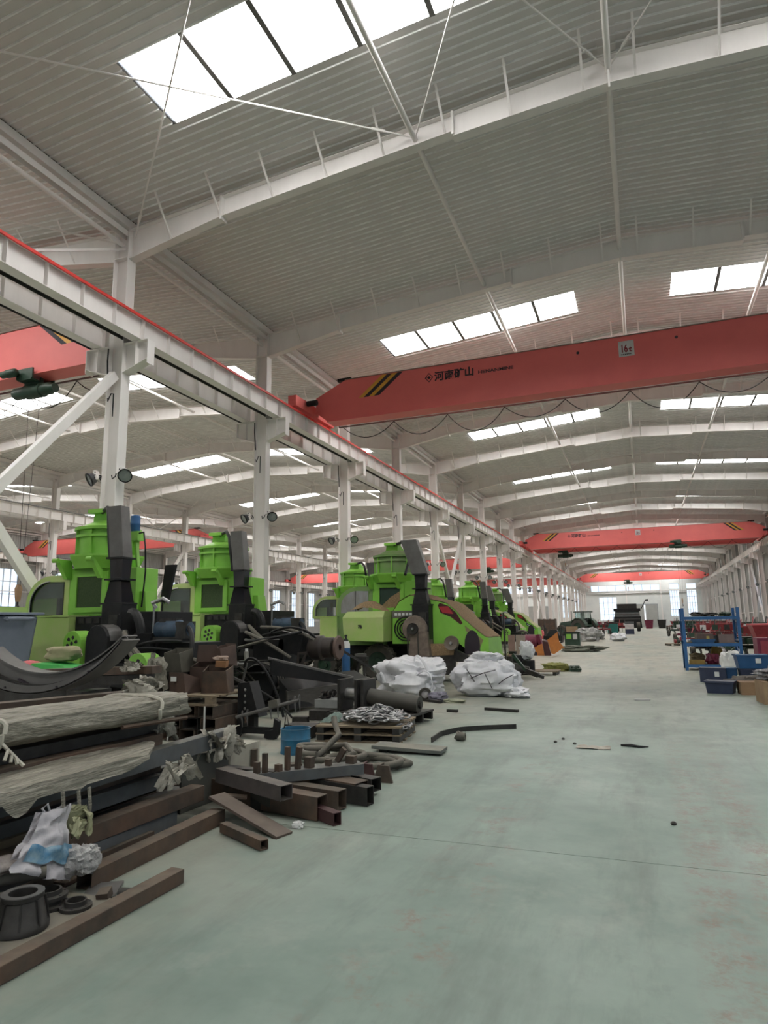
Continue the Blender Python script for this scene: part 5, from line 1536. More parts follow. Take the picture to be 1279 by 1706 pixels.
# ============================================================ pallet of rusty brackets
Y0 = 8.75
t = thing('wooden_pallet', 'worn pallet under the rusty brackets, on top of stacked tube offcuts', 'pallet', (-6.45, Y0, .50), -.03)
for k in range(6): MB().box(-.66, .66, -.50+k*.17, -.38+k*.17, .125, .15).build('slat', WOOD, t)
for x in (-.62, -.06, .50):
    for y in (-.50, .40): MB().box(x, x+.13, y, y+.1, .03, .125).build('spacer_block', WOOD, t)
for y in (-.50, .40): MB().box(-.66, .66, y, y+.1, 0, .03).build('bottom_board', WOOD, t)
n_ = 0
for row in range(3):
    for k in range(5):
        x = -7.2+.31*k+.05*(row % 2)
        tag(MB().hollow((x, Y0-.5, .085+row*.165), (x+.02, Y0+.45, .085+row*.165), .26, .155, .007).build('tube_offcut', (RUST, DARK, RUST2)[(row+k) % 3]), 'open steel tube offcut, %s along the %s row under the bracket pallet' % (ORD[k], ('bottom', 'middle', 'top')[row]), 'steel tube', 'tube offcuts under the bracket pallet')
for x in (-6.6, -5.97): tag(MB().box(x, x+.025, Y0-.525, Y0-.51, .0, .50).build('white_strap', PAPER), 'white packing strap down the tube offcuts, %s' % ('middle one' if x < -6.2 else 'end one'), 'strap')
def bracket(label, x, y, z, s_, rz=0, ry=0, m=RUST, kind=0):
    t = thing('sheet_bracket', label, 'bracket', (x, y, z), rz)
    a = s_
    mb = MB()
    b = .014
    mb.hexa([(-a*.5, -a*.35, 0), (a*.5, -a*.35, 0), (a*.5, -a*.35+b, 0), (-a*.5, -a*.35+b, 0), (-a*.42, -a*.45, a*.8), (a*.42, -a*.45, a*.8), (a*.42, -a*.45+b, a*.8), (-a*.42, -a*.45+b, a*.8)])
    mb.build('front_plate', m, t)
    for sg in (-1, 1):
        MB().hexa([(sg*a*.5, -a*.35, 0), (sg*a*.5+b, -a*.35, 0), (sg*a*.5+b, a*.4, 0), (sg*a*.5, a*.4, 0), (sg*a*.42, -a*.45, a*.8), (sg*a*.42+b, -a*.45, a*.8), (sg*a*.48+b, a*.3, a*(.95 if kind else .55)), (sg*a*.48, a*.3, a*(.95 if kind else .55))]).build('side_plate', m, t)
    MB().box(-a*.5, a*.5, -a*.35, a*.4, 0, b).build('base_plate', m, t)
    if kind: MB().hexa([(-a*.5, a*.38, 0), (a*.5, a*.38, 0), (a*.5, a*.4, 0), (-a*.5, a*.4, 0), (-a*.5, a*.3, a*1.0), (a*.5, a*.3, a*1.0), (a*.5, a*.32, a*1.0), (-a*.5, a*.32, a*1.0)]).build('back_plate', m, t)
    return t
BR = mat('reddish_brown_sheet', (.105, .062, .05), .65, col2=(.07, .045, .038), scale=3, dust=.15)
bracket('dark folded bracket at the stack end of the pallet', -6.93, Y0-.1, .652, .34, .1, m=DARK)
bracket('brown open bracket with a pale inner face, front middle of the pallet', -6.55, Y0-.22, .652, .38, -.25, m=BR)
bracket('rusty wedge bracket with orange edge at the aisle end of the pallet', -6.05, Y0-.1, .652, .40, .3, m=RUST2, kind=1)
bracket('tall brown bracket behind the open one', -6.50, Y0+.25, .652, .44, .2, m=BR, kind=1)
bracket('dark dusty bracket stacked on the dark folded one', -6.87, Y0+.02, .94, .36, -.1, m=mat('olive_dark_sheet', (.075, .072, .058), .7, dust=.3), kind=1)
bracket('reddish bracket on top of the tall brown one', -6.45, Y0+.2, 1.09, .32, .5, m=MAROON if False else BR)
bracket('reddish-brown bracket at the top of the bracket heap', -6.20, Y0+.28, 1.02, .34, -.5, m=BR, kind=1)
tag(MB().rbox((-6.01, Y0-.05, 1.07), (.16, .14, .09), .1, .1, .3).build('brick_block', mat('orange_brick', (.34, .17, .08), .9)), 'orange block lying in the rusty wedge bracket', 'block')
tag(crumple((-6.05, Y0-.02, 1.11), (.2, .18, .07), 41, 18, 10, .3, .3).build('pink_grey_cloth', mat('pinkish_cloth', (.36, .27, .22), .9), smooth=True), 'pinkish grey cloth draped over the wedge bracket', 'cloth')
tag(MB().rbox((-6.62, Y0-.395, .86), (.10, .008, .07)).build('white_tag', PAPER), 'white paper tag stuck on the open bracket', 'tag')
tag(shreds((-6.95, Y0-.40, .655), (.16, .25, .6), 43, 8).build('film_tuft', FILML, smooth=True), 'tall tuft of torn film between the bundle and the bracket pallet', 'plastic film')
# ============================================================ black toolbar with spring tines
t = thing('tine_toolbar', 'black toolbar with curved feet and a grey tine rod beside the bracket pallet', 'implement', (-5.50, 8.9, 0))
MB().hexa([(-.25, -.15, .30), (.12, -.15, .30), (.12, .1, .30), (-.25, .1, .30), (-.25, -.15, .78), (-.05, -.15, .80), (-.05, .1, .80), (-.25, .1, .78)]).build('side_frame', BLK, t)
for k in range(4): MB().lathe((-.12, -.156, .42+k*.09), [(.022, 0), (.001, -.004)], 8, 'Y').build('bolt', CHROME, t)
for x in (-.28, .34):
    MB().prism([(x-.12, .02), (x-.04, .0), (x+.06, .0), (x+.12, .08), (x+.13, .26), (x+.05, .30), (x+.03, .14), (x-.10, .12)], -.18, -.10).build('curved_foot', BLK, t, bev=.008)
MB().box(-.3, .32, -.17, -.08, .07, .16).box(-.08, .02, -.12, .0, .12, .4).build('cross_beam', BLK, t)
ra, rb = AY(393, 1195, 8.60)-t.location, AY(499, 1166, 8.86)-t.location
MB().cyl(ra, rb, .026, 10).build('tine_rod', GREY, t, smooth=True)
for u in (.10, .18, .55, .66, .93, 1.0):
    p = ra.lerp(rb, u)
    MB().tube([p+Vector((0, 0, .07)), p+Vector((-.01, 0, 0)), p+Vector((.02, -.02, -.16))], [.012, .02, .004], 6).build('tine', GREY, t)
MB().rbox(ra.lerp(rb, .6)+Vector((0, 0, .05)), (.14, .1, .1), 0, -.2, .1).build('tine_clamp', HOSE, t)
# ============================================================ black crop header
t = thing('crop_header', 'black crop header with round drum, loose cables and greasy gearbox before the second harvester', 'header', (-6.4, 11.6, 0))
MB().lathe((-.62, -.2, .52), [(.001, -.05), (.36, -.05), (.38, 0), (.38, .9), (.36, .95), (.001, .95)], 28, 'Y').build('drum', BLK, t, smooth=True)
for k in range(7): MB().lathe((-.62, -.16+k*.045, .52), [(.385, 0), (.40, .01), (.40, .02), (.385, .03)], 28, 'Y').build('cable_turn', HOSE if k % 2 else BLK, t, smooth=True)
MB().hexa([(-.1, -.3, .12), (.12, -.3, .08), (.72, 2.3, .08), (.3, 2.3, .2), (-.15, -.25, .62), (.08, -.3, .42), (.70, 2.3, .42), (.3, 2.3, .62)]).build('trough_beam', BLK, t)
MB().hexa([(.06, -.32, .08), (.10, -.34, .07), (.75, 2.3, .06), (.7, 2.32, .06), (.04, -.32, .42), (.08, -.34, .41), (.74, 2.3, .42), (.69, 2.32, .43)]).build('front_panel', mat('scuffed_dark_panel', (.06, .055, .05), .5, col2=(.03, .028, .026), scale=3, stretch=(3, .5, 6), dust=.2), t)
MB().hexa([(-.5, -.1, .45), (.05, -.28, .42), (.65, 2.2, .42), (.1, 2.2, .55), (-.55, 0, .52), (.03, -.26, .455), (.64, 2.2, .455), (.1, 2.2, .6)]).build('trough_floor', DARK, t)
MB().hexa([(-.25, -.5, 1.02), (-.2, -.56, 1.0), (1.25, .1, .62), (1.2, .2, .62), (-.25, -.5, 1.05), (-.2, -.56, 1.03), (1.25, .1, .66), (1.2, .2, .66)]).build('long_plate', GREY, t)
MB().hexa([(-.2, -.5, .72), (-.15, -.54, .72), (1.2, .1, .5), (1.15, .18, .5), (-.2, -.5, 1.0), (-.15, -.54, 1.0), (1.2, .1, .62), (1.15, .18, .62)]).build('plate_web', BLK, t)
MB().bar((.4, 1.2, 1.15), (1.0, 1.6, .72), .25, .04).bar((.75, .4, .64), (.95, .3, .70), .03, .02).build('second_plate', DARK, t)
MB().bar((-1.0, -.3, .95), (-.2, -.5, .98), .3, .025).bar((-1.1, -.35, .72), (-.3, -.45, .76), .3, .02).build('shelf_plate', DARK, t)
G_ = mat('greasy_gearbox', (.045, .035, .03), .5, col2=(.025, .02, .018), scale=6)
MB().lathe((.15, .5, 1.18), [(.001, -.05), (.12, -.05), (.20, 0), (.24, .05), (.24, .26), (.20, .30), (.20, .5), (.12, .55), (.001, .56)], 20, 'X').build('gearbox', G_, t, smooth=True)
MB().lathe((.72, .5, 1.18), [(.06, 0), (.22, .0), (.24, .03), (.22, .06), (.06, .06)], 18, 'X').build('gearbox_flange', mat('brown_flange', (.12, .075, .06), .6), t, smooth=True)
MB().ring([(-.02, .85), (.10, .85), (.22, 1.12), (.0, 1.10)], [(.02, .89), (.07, .89), (.15, 1.07), (.03, 1.06)], .20, .24).build('triangle_link', G_, t)
MB().rbox((-.2, .5, 1.28), (.5, .5, .4), 0, .2, 0).rbox((-.7, .55, 1.1), (.7, .6, .5)).build('mounting_block', BLK, t)
MB().tube([(-1.05, -.5, 1.0), (-1.05, -.5, 1.14)], .03, 8).tube([(-.72, -.5, .98), (-.72, -.5, 1.15)], .045, 10).build('grease_bottle', mat('dirty_bottle', (.3, .29, .25), .5), t, smooth=True)
MB().cyl((-.72, -.5, 1.15), (-.72, -.5, 1.2), .03, 10).cyl((-1.05, -.5, 1.14), (-1.05, -.5, 1.18), .025, 8).build('bottle_cap', PAPER, t)
for k in range(3): MB().cyl((-1.3+.1*k, -.3, .75), (-1.3+.1*k, -.3, 1.2-.04*k), .03, 8).build('spring_post', DARK, t)
for k, ps in enumerate((((-1.2, .2, 1.5), (-.6, -.2, 1.4), (-.1, .1, 1.0)), ((-1.2, .2, 1.35), (-.7, -.3, 1.3), (.1, .2, 1.5)), ((-.9, .3, 1.6), (.0, .2, 1.6), (.4, .4, 1.25)), ((-.6, .2, 1.5), (.1, .1, 1.75), (.35, .45, 1.3)), ((-1.0, -.4, .9), (-.3, -.6, .6), (-.45, -.3, .1)), ((-1.1, -.4, .85), (-.2, -.7, .5), (-.5, -.35, .05)), ((-1.3, .1, 1.2), (-.9, -.2, 1.25), (-.4, .0, 1.4)))):
    a, b, c = (Vector(q) for q in ps)
    MB().tube([(a*(1-u)+b*u).lerp(b*(1-u)+c*u, u) for u in [q/12 for q in range(13)]], (.035, .03, .035, .025, .018, .018, .03)[k], 7).build('hose', (HOSE, BLK)[k % 2], t, smooth=True)
MB().lathe((-.85, -.8, .92), [(.001, 0), (.055, 0), (.055, .14), (.035, .16), (.035, .3), (.001, .3)], 12, 'X').build('ram', GREY, t, smooth=True)
MB().bar((-.85, -.8, .7), (-.35, -.85, .52), .04, .05).bar((-.5, -.82, .95), (-.6, -.82, .55), .03, .03).build('link_arm', GREY, t)
for b_ in ((-.75, -.3, -.1, .6, .0, .16), (.2, .5, 1.6, 2.1, 0, .1)): MB().box(*b_).build('stand', BLK, t)
t = thing('crop_header_side', 'second dark implement frame with pale bolts beyond the header plate', 'implement', (-5.35, 12.9, 0)) if False else None
# ============================================================ white woven sacks, gas bottle
t = thing('woven_sack', 'sagging white bulk sack with lifting loops, nearer the steel pallet', 'sack', (-4.95, 14.5, 0))
crumple((0, 0, -.02), (1.45, .95, .85), 51, 64, 34, .30, .20).build('body', BAG, t, smooth=True)
for ps in (((.15, -.2, .75), (.1, -.3, 1.0), (.35, -.35, 1.0), (.5, -.4, .6)), ((.25, -.45, .5), (.5, -.5, .72), (.66, -.5, .6), (.62, -.5, .2)), ((-.6, -.35, .4), (-.68, -.4, .62), (-.55, -.42, .6), (-.5, -.42, .35))):
    P_ = [Vector(q) for q in ps]
    pts = []
    for k in range(13):
        u = k/12
        a = [P_[i].lerp(P_[i+1], u) for i in range(3)]
        b = [a[i].lerp(a[i+1], u) for i in range(2)]
        pts.append(b[0].lerp(b[1], u))
    MB().tube(pts, .03, 6, flat=.35).build('lifting_loop', BAG, t, smooth=True)
t = thing('woven_sack', 'full white bulk sack tied with cord, nearer the aisle', 'sack', (-3.45, 15.25, 0))
crumple((0, 0, -.02), (1.5, 1.0, .82), 57, 64, 34, .16, .14).build('body', BAG, t, smooth=True)
crumple((.05, .05, .62), (.7, .45, .32), 58, 36, 20, .4, .35).build('neck', BAG, t, smooth=True)
crumple((.75, -.25, -.01), (.5, .4, .2), 59, 30, 16, .4, .3).build('corner', BAG, t, smooth=True)
for ps in (((-.3, -.48, .6), (-.1, -.62, .35)), ((-.2, -.55, .42), (.35, -.5, .60)), ((.1, -.52, .55), (.28, -.58, .2)), ((.4, -.5, .3), (.72, -.4, .5))):
    a, b = Vector(ps[0]), Vector(ps[1])
    MB().tube([a, a.lerp(b, .5)+Vector((0, -.04, .02)), b], .01, 5).build('cord', INK, t)
tag(crumple((-4.18, 13.85, 0), (.36, .24, .18), 61, 30, 16, .4, .3).build('grey_rags', mat('purple_grey_rag', (.22, .21, .26), .8), smooth=True), 'grey rags between the two white sacks', 'rags')
t = thing('loose_castor', 'small black wheel with white hub leaning on the sacks', 'wheel', (-4.45, 13.88, .14), .3)
MB().lathe((0, 0, 0), [(.08, -.04), (.13, -.04), (.14, 0), (.13, .04), (.08, .04)], 20, 'Y', True).build('tyre', RUBBER, t, smooth=True)
MB().lathe((0, 0, 0), [(.08, 0), (.001, -.02)], 16, 'Y').build('hub', PLATE, t)
tag(crumple((-3.75, 13.75, 0), (.42, .24, .07), 62, 24, 12, .4, .4).build('pale_netting', mat('pale_green_rag', (.36, .37, .27), .9), smooth=True), 'pale greenish netting scrap before the sacks', 'rag')
t = thing('gas_cylinder', 'blue gas cylinder with white shoulder standing beside the straw-covered harvester', 'gas cylinder', (-7.35, 16.2, 0))
MB().lathe((0, 0, 0), [(.001, 0), (.105, 0), (.11, .02), (.11, 1.02)], 20).build('body', BLUEM, t, smooth=True)
MB().lathe((0, 0, 0), [(.111, 1.02), (.108, 1.12), (.08, 1.2)], 20).build('shoulder', PAPER, t, smooth=True)
MB().lathe((0, 0, 0), [(.08, 1.2), (.04, 1.26), (.03, 1.28), (.035, 1.36), (.001, 1.36)], 14).build('valve', BLK, t, smooth=True)
MB().cyl((0, -.06, 1.33), (0, .06, 1.33), .018, 8).build('valve_tap', BLK, t)
t = thing('bench_vice', 'dark stand with open frame before the gas cylinder', 'stand', (-6.55, 15.3, 0))
MB().bar((-.1, 0, 0), (-.06, 0, .75), .05, .05).bar((.12, 0, 0), (.08, 0, .75), .05, .05).box(-.16, .18, -.1, .1, .75, .85).box(-.2, .2, -.12, .12, 0, .04).build('frame', DARK, t)
MB().box(-.1, .12, -.12, .1, .85, .92).build('top_plate', GREY, t)
# low greasy parts between header and sacks
for k, (x, y, s_, lb) in enumerate(((-5.0, 13.2, .3, 'greasy casting lying behind the parts tray'), (-6.6, 14.6, .35, 'greasy casting below the gas cylinder stand'), (-5.0, 12.5, .22, 'dark hub lying between header and pallet'))):
    tag(crumple((x, y, 0), (s_*1.4, s_, s_*.8), 70+k, 22, 12, .25, .25).build('greasy_casting', DARK), lb, 'casting')

# loose cables and dark clutter round the header
for k, (ps, r, lb) in enumerate(((((-7.6, 10.9, .02), (-7.0, 10.4, .9), (-6.3, 10.6, .5), (-5.9, 10.7, .02)), .02, 'looped black cable hanging over the header drum'), (((-6.9, 10.7, .9), (-6.7, 10.45, 1.25), (-6.3, 10.6, 1.0), (-6.1, 10.75, .02)), .025, 'black hose draped down beside the header drum'), (((-5.5, 10.9, .02), (-5.2, 11.3, .05), (-5.0, 11.9, .02), (-5.3, 12.6, .03)), .02, 'thin cable on the floor beside the header'))):
    P_ = [Vector(q) for q in ps]
    pts = []
    for q in range(19):
        u = q/18
        a = [P_[i].lerp(P_[i+1], u) for i in range(3)]
        b = [a[i].lerp(a[i+1], u) for i in range(2)]
        pts.append(b[0].lerp(b[1], u))
    tag(MB().tube(pts, r, 7).build('black_cable', BLK, smooth=True), lb, 'cable')
# ============================================================ down the aisle, column side
t = thing('post_frame', 'two brown upright sheet panels standing past the straw-covered harvester', 'panel', (-4.55, 25.6, 0))
MB().box(-.30, -.05, 0, .04, .35, 1.15).build('panel', mat('brownish_panel', (.27, .18, .15), .7), t)
MB().box(0, .35, -.05, .0, .35, 1.15).build('panel', mat('greyish_panel', (.30, .25, .21), .7), t)
MB().box(-.45, .5, 0, .1, .0, .35).build('base', DARK, t)
MB().bar((-.4, -.1, 0), (-.42, -.1, 2.0), .06, .06).build('post', DARK, t)
t = thing('drawbar_axle', 'dark drawbar axle with an upright green lever at the end of the hood', 'axle', (-3.55, 20.2, 0))
t.scale = (.8, .8, .85)
MB().lathe((-.35, 0, .28), [(.001, 0), (.2, 0), (.24, .1), (.2, .4), (.14, .5), (.1, .75), (.001, .76)], 16, 'X').build('hub', DARK, t, smooth=True)
MB().bar((-.2, 0, .8), (.28, -.1, .25), .1, .1).build('lever', DGREEN, t)
MB().bar((.3, -.1, .25), (.75, -.3, .12), .14, .16).bar((.5, -.2, .2), (.95, -.45, .06), .08, .1).build('drawbar', DARK, t)
MB().bar((-.35, .2, .85), (-.1, .1, .85), .12, .1).build('bracket', DARK, t)
t = thing('pallet_of_fittings', 'low pallet with dark drums and a white torn sack', 'pallet', (-3.3, 21.6, 0))
for k in range(5): MB().box(-.65, .75, -.4+k*.18, -.27+k*.18, .1, .13).build('slat', WOOD, t)
for x in (-.6, 0, .65): MB().box(x-.05, x+.05, -.4, .5, 0, .1).build('bearer', DARK, t)
for k, (x, y, r, h_) in enumerate(((-.5, -.1, .18, .45), (-.15, -.2, .2, .3), (-.35, .2, .2, .4))):
    t2 = tag(MB().lathe((-3.3+x, 21.6+y, .135), [(.001, 0), (r, 0), (r, h_), (r*.9, h_+.02), (.001, h_+.02)], 16).build('dark_drum', BLK, smooth=True), ('short', 'squat', 'rear')[k]+' dark drum on the low pallet with the torn sack', 'drum')
tag(crumple((-3.3-.2, 21.6, .46), (.42, .35, .55), 81, 30, 20, .3, .3).build('torn_sack', BAG, smooth=True), 'white torn sack stuffed upright on the dark drums', 'sack')
tag(crumple((-2.85, 23.2, 0), (.8, .5, .26), 82, 30, 12, .35, .4).build('yellow_green_cloth', YGREEN, smooth=True), 'yellow-green cloth heap on the aisle edge', 'cloth')
tag(crumple((-2.2, 23.0, 0), (.35, .3, .18), 83, 24, 12, .35, .4).build('dark_rag', DGREEN, smooth=True), 'dark rag beside the yellow-green cloth', 'rag')
tag(crumple((-5.0, 27.5, 0), (1.0, .6, .45), 84, 30, 16, .35, .35).build('camouflage_heap', mat('mottled_heap', (.3, .25, .17), .9, col2=(.12, .14, .07), scale=5), smooth=True), 'mottled cloth heap under the far hoods', 'cloth')
# orange and maroon implements
t = thing('orange_hopper', 'orange folded sheet-metal guards lying at the aisle edge', 'guard', (-4.55, 33.9, 0), .1)
t.scale = (.66, .66, .64)
MB().prism([(-1.6, .0), (-.15, .0), (-.28, .9), (-.95, .55), (-1.9, .35), (-1.9, .2)], -.4, -.36).build('side_plate', ORANGE, t)
MB().hexa([(-.1, -.5, 0), (.35, -.5, 0), (.1, .5, 0), (-.2, .5, 0), (-.25, -.45, 1.1), (.15, -.5, 1.0), (.1, .5, 1.1), (-.2, .5, 1.2)]).build('web', mat('dark_maroon_web', (.06, .02, .02), .6), t)
MB().prism([(.35, .15), (.55, .1), (1.2, .55), (1.35, .5), (.95, 1.05), (.85, 1.75), (.1, 1.15), (.15, 1.05)], -.5, -.44).build('side_plate', ORANGE, t)
MB().hexa([(.1, -.5, 1.12), (.9, -.5, 1.70), (.9, .6, 1.7), (.1, .6, 1.1), (.1, -.5, 1.17), (.9, -.5, 1.75), (.9, .6, 1.75), (.1, .6, 1.15)]).build('top_sheet', ORANGE, t)
MB().lathe((-.85, -.42, .12), [(.18, 0), (.001, -.01)], 14, 'Y').build('notch', INK, t)
t = thing('maroon_machine', 'maroon rounded machine body behind the orange guards', 'machine', (-5.1, 34.9, 0))
t.scale = (.62, .62, .66)
MB().lathe((-1.1, -.2, .95), [(.001, 0), (.45, 0), (.55, .1), (.55, 1.0), (.45, 1.1), (.001, 1.1)], 20, 'X').box(-1.0, .1, -.5, .5, .3, .9).build('body', MAROON, t, smooth=True)
MB().hexa([(-.1, -.5, .5), (.5, -.5, .2), (.5, .5, .2), (-.1, .5, .5), (.0, -.5, 1.5), (.2, -.5, 1.5), (.2, .5, 1.5), (.0, .5, 1.5)]).build('end_plate', MAROON, t)
MB().box(-1.2, .4, -.6, .6, 0, .3).build('base', DARK, t)
t = thing('dark_cabinet', 'dark green cabinet with a lime panel behind the orange guards', 'cabinet', (-3.9, 40.4, 0))
MB().box(-.42, .42, -.3, .3, 0, .98).build('body', DGREEN, t)
MB().box(-.32, -.05, -.315, -.3, .62, .9).build('lime_panel', GREEN, t)
MB().box(.05, .28, -.315, -.3, .6, .9).build('grey_panel', PLATE, t)
MB().box(-.45, .45, -.33, .33, .98, 1.02).build('top', BLK, t)
tag(crumple((-3.2, 38.0, 0), (2.0, .9, .3), 86, 30, 12, .4, .4).build('grey_tarp', mat('grey_green_tarp', (.14, .15, .12), .85), smooth=True), 'grey-green tarp strewn on the floor behind the orange guards', 'tarp')
tag(crumple((-4.1, 57, 0), (1.6, 1.2, 1.0), 87, 36, 18, .35, .35).build('foil_heap', mat('grey_white_scrap', (.5, .49, .47), .6, col2=(.2, .2, .2), scale=4), smooth=True), 'heap of pale scrap sheeting in front of the tractor', 'scrap heap')
tag(crumple((-2.0, 57.2, 0), (1.2, 1.0, .6), 88, 30, 16, .25, .3).build('white_sack', BAG, smooth=True), 'small white sack beside the pale scrap heap', 'sack')
tag(MB().rbox((-5.55, 57.3, .6), (.9, .06, 1.2), .1, 0, .2).build('cardboard_sheet', CARD), 'cardboard sheet standing at the end of the pale scrap heap', 'cardboard')
# tractor
t = thing('tractor', 'dark green tractor with cab and big rear wheel by the column row', 'tractor', (-6.2, 78, 0), -.55)
wheel(t, 0, -.95, .92, .5, 'rear_wheel')
wheel(t, 0, .95, .92, .5, 'rear_wheel')
wheel(t, -2.5, -.8, .6, .35, 'front_wheel')
wheel(t, -2.5, .8, .6, .35, 'front_wheel')
MB().hexa([(-3.0, -.4, .8), (-.8, -.4, .8), (-.8, .4, .8), (-3.0, .4, .8), (-3.0, -.35, 1.5), (-.8, -.4, 1.75), (-.8, .4, 1.75), (-3.0, .35, 1.5)]).build('bonnet', DGREEN, t, bev=.05)
MB().box(-2.9, .3, -.3, .3, .5, .9).build('frame', BLK, t)
for sg in (-1, 1): MB().prism(arc(0, .92, 1.05, 1.05, .2, PI-.5, 10)+arc(0, .92, .98, .98, PI-.5, .2, 10), sg*.95-.28, sg*.95+.28).build('mudguard', DGREEN, t)
cbm = MB()
for x in (-.75, .55):
    for y in (-.65, .65): cbm.bar((x, y, 1.2), (x*.85, y*.9, 2.6), .07, .07)
cbm.box(-.8, .6, -.7, .7, 1.05, 1.25)
cbm.build('cab_frame', DGREEN, t)
MB().box(-.8, .7, -.75, .75, 2.58, 2.70).build('cab_roof', DGREEN, t, bev=.03)
for y in (-.64, .64): MB().box(-.65, .48, y-.005, y+.005, 1.3, 2.55).build('cab_window', CABGL, t)
MB().box(-.67, -.66, -.58, .58, 1.3, 2.55).build('windscreen', CABGL, t)
MB().cyl((-1.3, -.45, 1.6), (-1.3, -.45, 2.75), .05, 8).build('exhaust', BLK, t, smooth=True)
MB().box(-.2, .3, -.25, .25, 1.3, 1.9).build('seat', BLK, t)
t = thing('brown_crate', 'rusty brown crate load carried before the tractor', 'crate', (-10.8, 82.5, 0))
MB().box(-1.0, 1.0, -.7, .7, .25, 1.9).build('body', RUST2, t)
for k in range(4): MB().box(-1.02+k*.65, -.92+k*.65, -.74, .74, .2, 1.95).build('post', RUST, t)
MB().box(-1.0, 1.0, -.7, .7, 0, .25).build('base', DARK, t)
for k, (x, y, h_, m_, lb) in enumerate(((-8.6, 60, .9, PINK, 'pink-red machine part standing beyond the far hoods'), (-6.6, 53.5, 1.0, BLK, 'black crate under the column row past the lettered hoods'), (-9.4, 66, 1.2, RUST, 'brown machine frame between columns'), (-6.8, 56.0, .8, MAROON, 'maroon frame near the pale scrap heap'))):
    t = thing('implement_frame', lb, 'implement', (x, y, 0))
    MB().box(-.7, .7, -.5, .5, .15, h_*.55).build('body', m_, t)
    MB().hexa([(-.5, -.4, h_*.55), (.5, -.4, h_*.55), (.5, .4, h_*.55), (-.5, .4, h_*.55), (-.2, -.3, h_), (.3, -.3, h_), (.3, .3, h_), (-.2, .3, h_)]).build('hopper', m_, t)
    for sx in (-.6, .6): MB().bar((sx, -.5, 0), (sx, .5, 0.0), .12, .16).bar((sx, -.48, 0), (sx, -.48, h_*1.4), .06, .06).build('frame_leg', DARK, t)
# machines before the end wall
def implement(label, x, y, m_, sc=1.0, seed=1, rz=0):
    """red farm implement: toolbar frame, hopper, discs and wheels"""
    t = thing('farm_implement', label, 'implement', (x, y, 0), rz)
    r = random.Random(seed)
    MB().bar((-1.4*sc, 0, .6*sc), (1.4*sc, 0, .6*sc), .14, .14).bar((-1.4*sc, .6*sc, .55*sc), (1.4*sc, .6*sc, .55*sc), .12, .12).bar((-.6*sc, -.6*sc, .5*sc), (-.6*sc, .7*sc, .6*sc), .1, .1).bar((.6*sc, -.6*sc, .5*sc), (.6*sc, .7*sc, .6*sc), .1, .1).build('toolbar', m_, t)
    MB().hexa([(-1.1*sc, -.2, .75*sc), (1.1*sc, -.2, .75*sc), (1.1*sc, .3, .75*sc), (-1.1*sc, .3, .75*sc), (-1.2*sc, -.3, 1.08*sc), (1.2*sc, -.3, 1.08*sc), (1.2*sc, .4, 1.08*sc), (-1.2*sc, .4, 1.08*sc)]).build('hopper', m_, t)
    MB().box(-1.22*sc, 1.22*sc, -.32, .42, 1.08*sc, 1.12*sc).build('hopper_lid', DARK if seed % 2 else m_, t)
    for k in range(5):
        xx = (-1.2+.6*k)*sc
        MB().lathe((xx, -.45, .27*sc), [(.001, -.02), (.25*sc, -.01), (.26*sc, 0), (.25*sc, .01), (.001, .02)], 14, 'X').build('disc', DARK, t)
        MB().bar((xx, -.45, .27*sc), (xx, 0, .62*sc), .05, .07).build('arm', r.choice((m_, DGREEN, DARK)), t)
    for k in range(4):
        xx = (-.9+.6*k)*sc
        MB().box(xx-.16, xx+.16, -.62, -.4, .78*sc, 1.05*sc).build('seed_box', (DARK, m_, PLATE, DGREEN)[(k+seed) % 4], t)
        MB().bar((xx, -.55, 1.05*sc), (xx+.1, -.3, 1.45*sc), .05, .05).build('upright', (m_, DARK)[k % 2], t)
    for xx in (-1.5*sc, 1.5*sc):
        MB().lathe((xx, .6*sc, .33*sc), [(.15*sc, -.09), (.3*sc, -.09), (.33*sc, 0), (.3*sc, .09), (.15*sc, .09)], 16, 'X', True).build('wheel', RUBBER, t, smooth=True)
    return t
implement('bright red implement just past the tractor', -5.2, 84, REDM, 1.1, 1, .3)
implement('red implement with frame beside the teal box', -3.6, 100, REDM, 1.2, 3, .1)
implement('far red implement before the end wall window', -6.0, 120, MAROON, 1.3, 5)
implement('maroon implement stacked by the far wall column', 6.2, 118, MAROON, 1.3, 7)
implement('dark green implement row past the blue rack', 5.0, 92, DGREEN, 1.3, 9)
implement('dark green implement nearer along the outer side', 4.0, 72, DGREEN, 1.1, 2, .2)
implement('red implement behind the dark green ones', 6.2, 62, REDM, 1.2, 4)
implement('red implement with long frame behind the blue rack', 4.7, 50, REDM, 1.2, 6, .1)
implement('red implement half hidden by the blue rack', 6.0, 42, REDM, 1.1, 8, -.2)
implement('maroon implement beyond the blue rack uprights', 7.6, 38, MAROON, 1.1, 11)
implement('dark green implement right behind the blue rack', 4.2, 31.5, DGREEN, .8, 12, .2)
t = thing('teal_box', 'small teal box on the floor before the far red implement', 'box', (-3.6, 88, 0))
MB().box(-.6, .6, -.5, .5, .15, 1.25).build('body', mat('teal_paint', (.03, .19, .17), .5), t)
MB().box(-.65, .65, -.55, .55, 1.25, 1.32).build('lid', DARK, t)
MB().box(-.6, .6, -.5, .5, 0, .15).build('base', DARK, t)
t = thing('white_box', 'small white and blue box in the aisle before the black machine', 'box', (-1.6, 86, 0))
MB().box(-.5, .5, -.4, .4, .6, 1.2).build('body', PLATE, t)
MB().box(-.5, .5, -.4, .4, 0, .6).build('base', NAVY, t)
MB().box(-.52, .52, -.42, .42, 1.2, 1.5).build('lid', BLUEST, t)
t = thing('black_machine', 'tall black farm machine standing before the grey end door', 'machine', (-2.2, 108, 0))
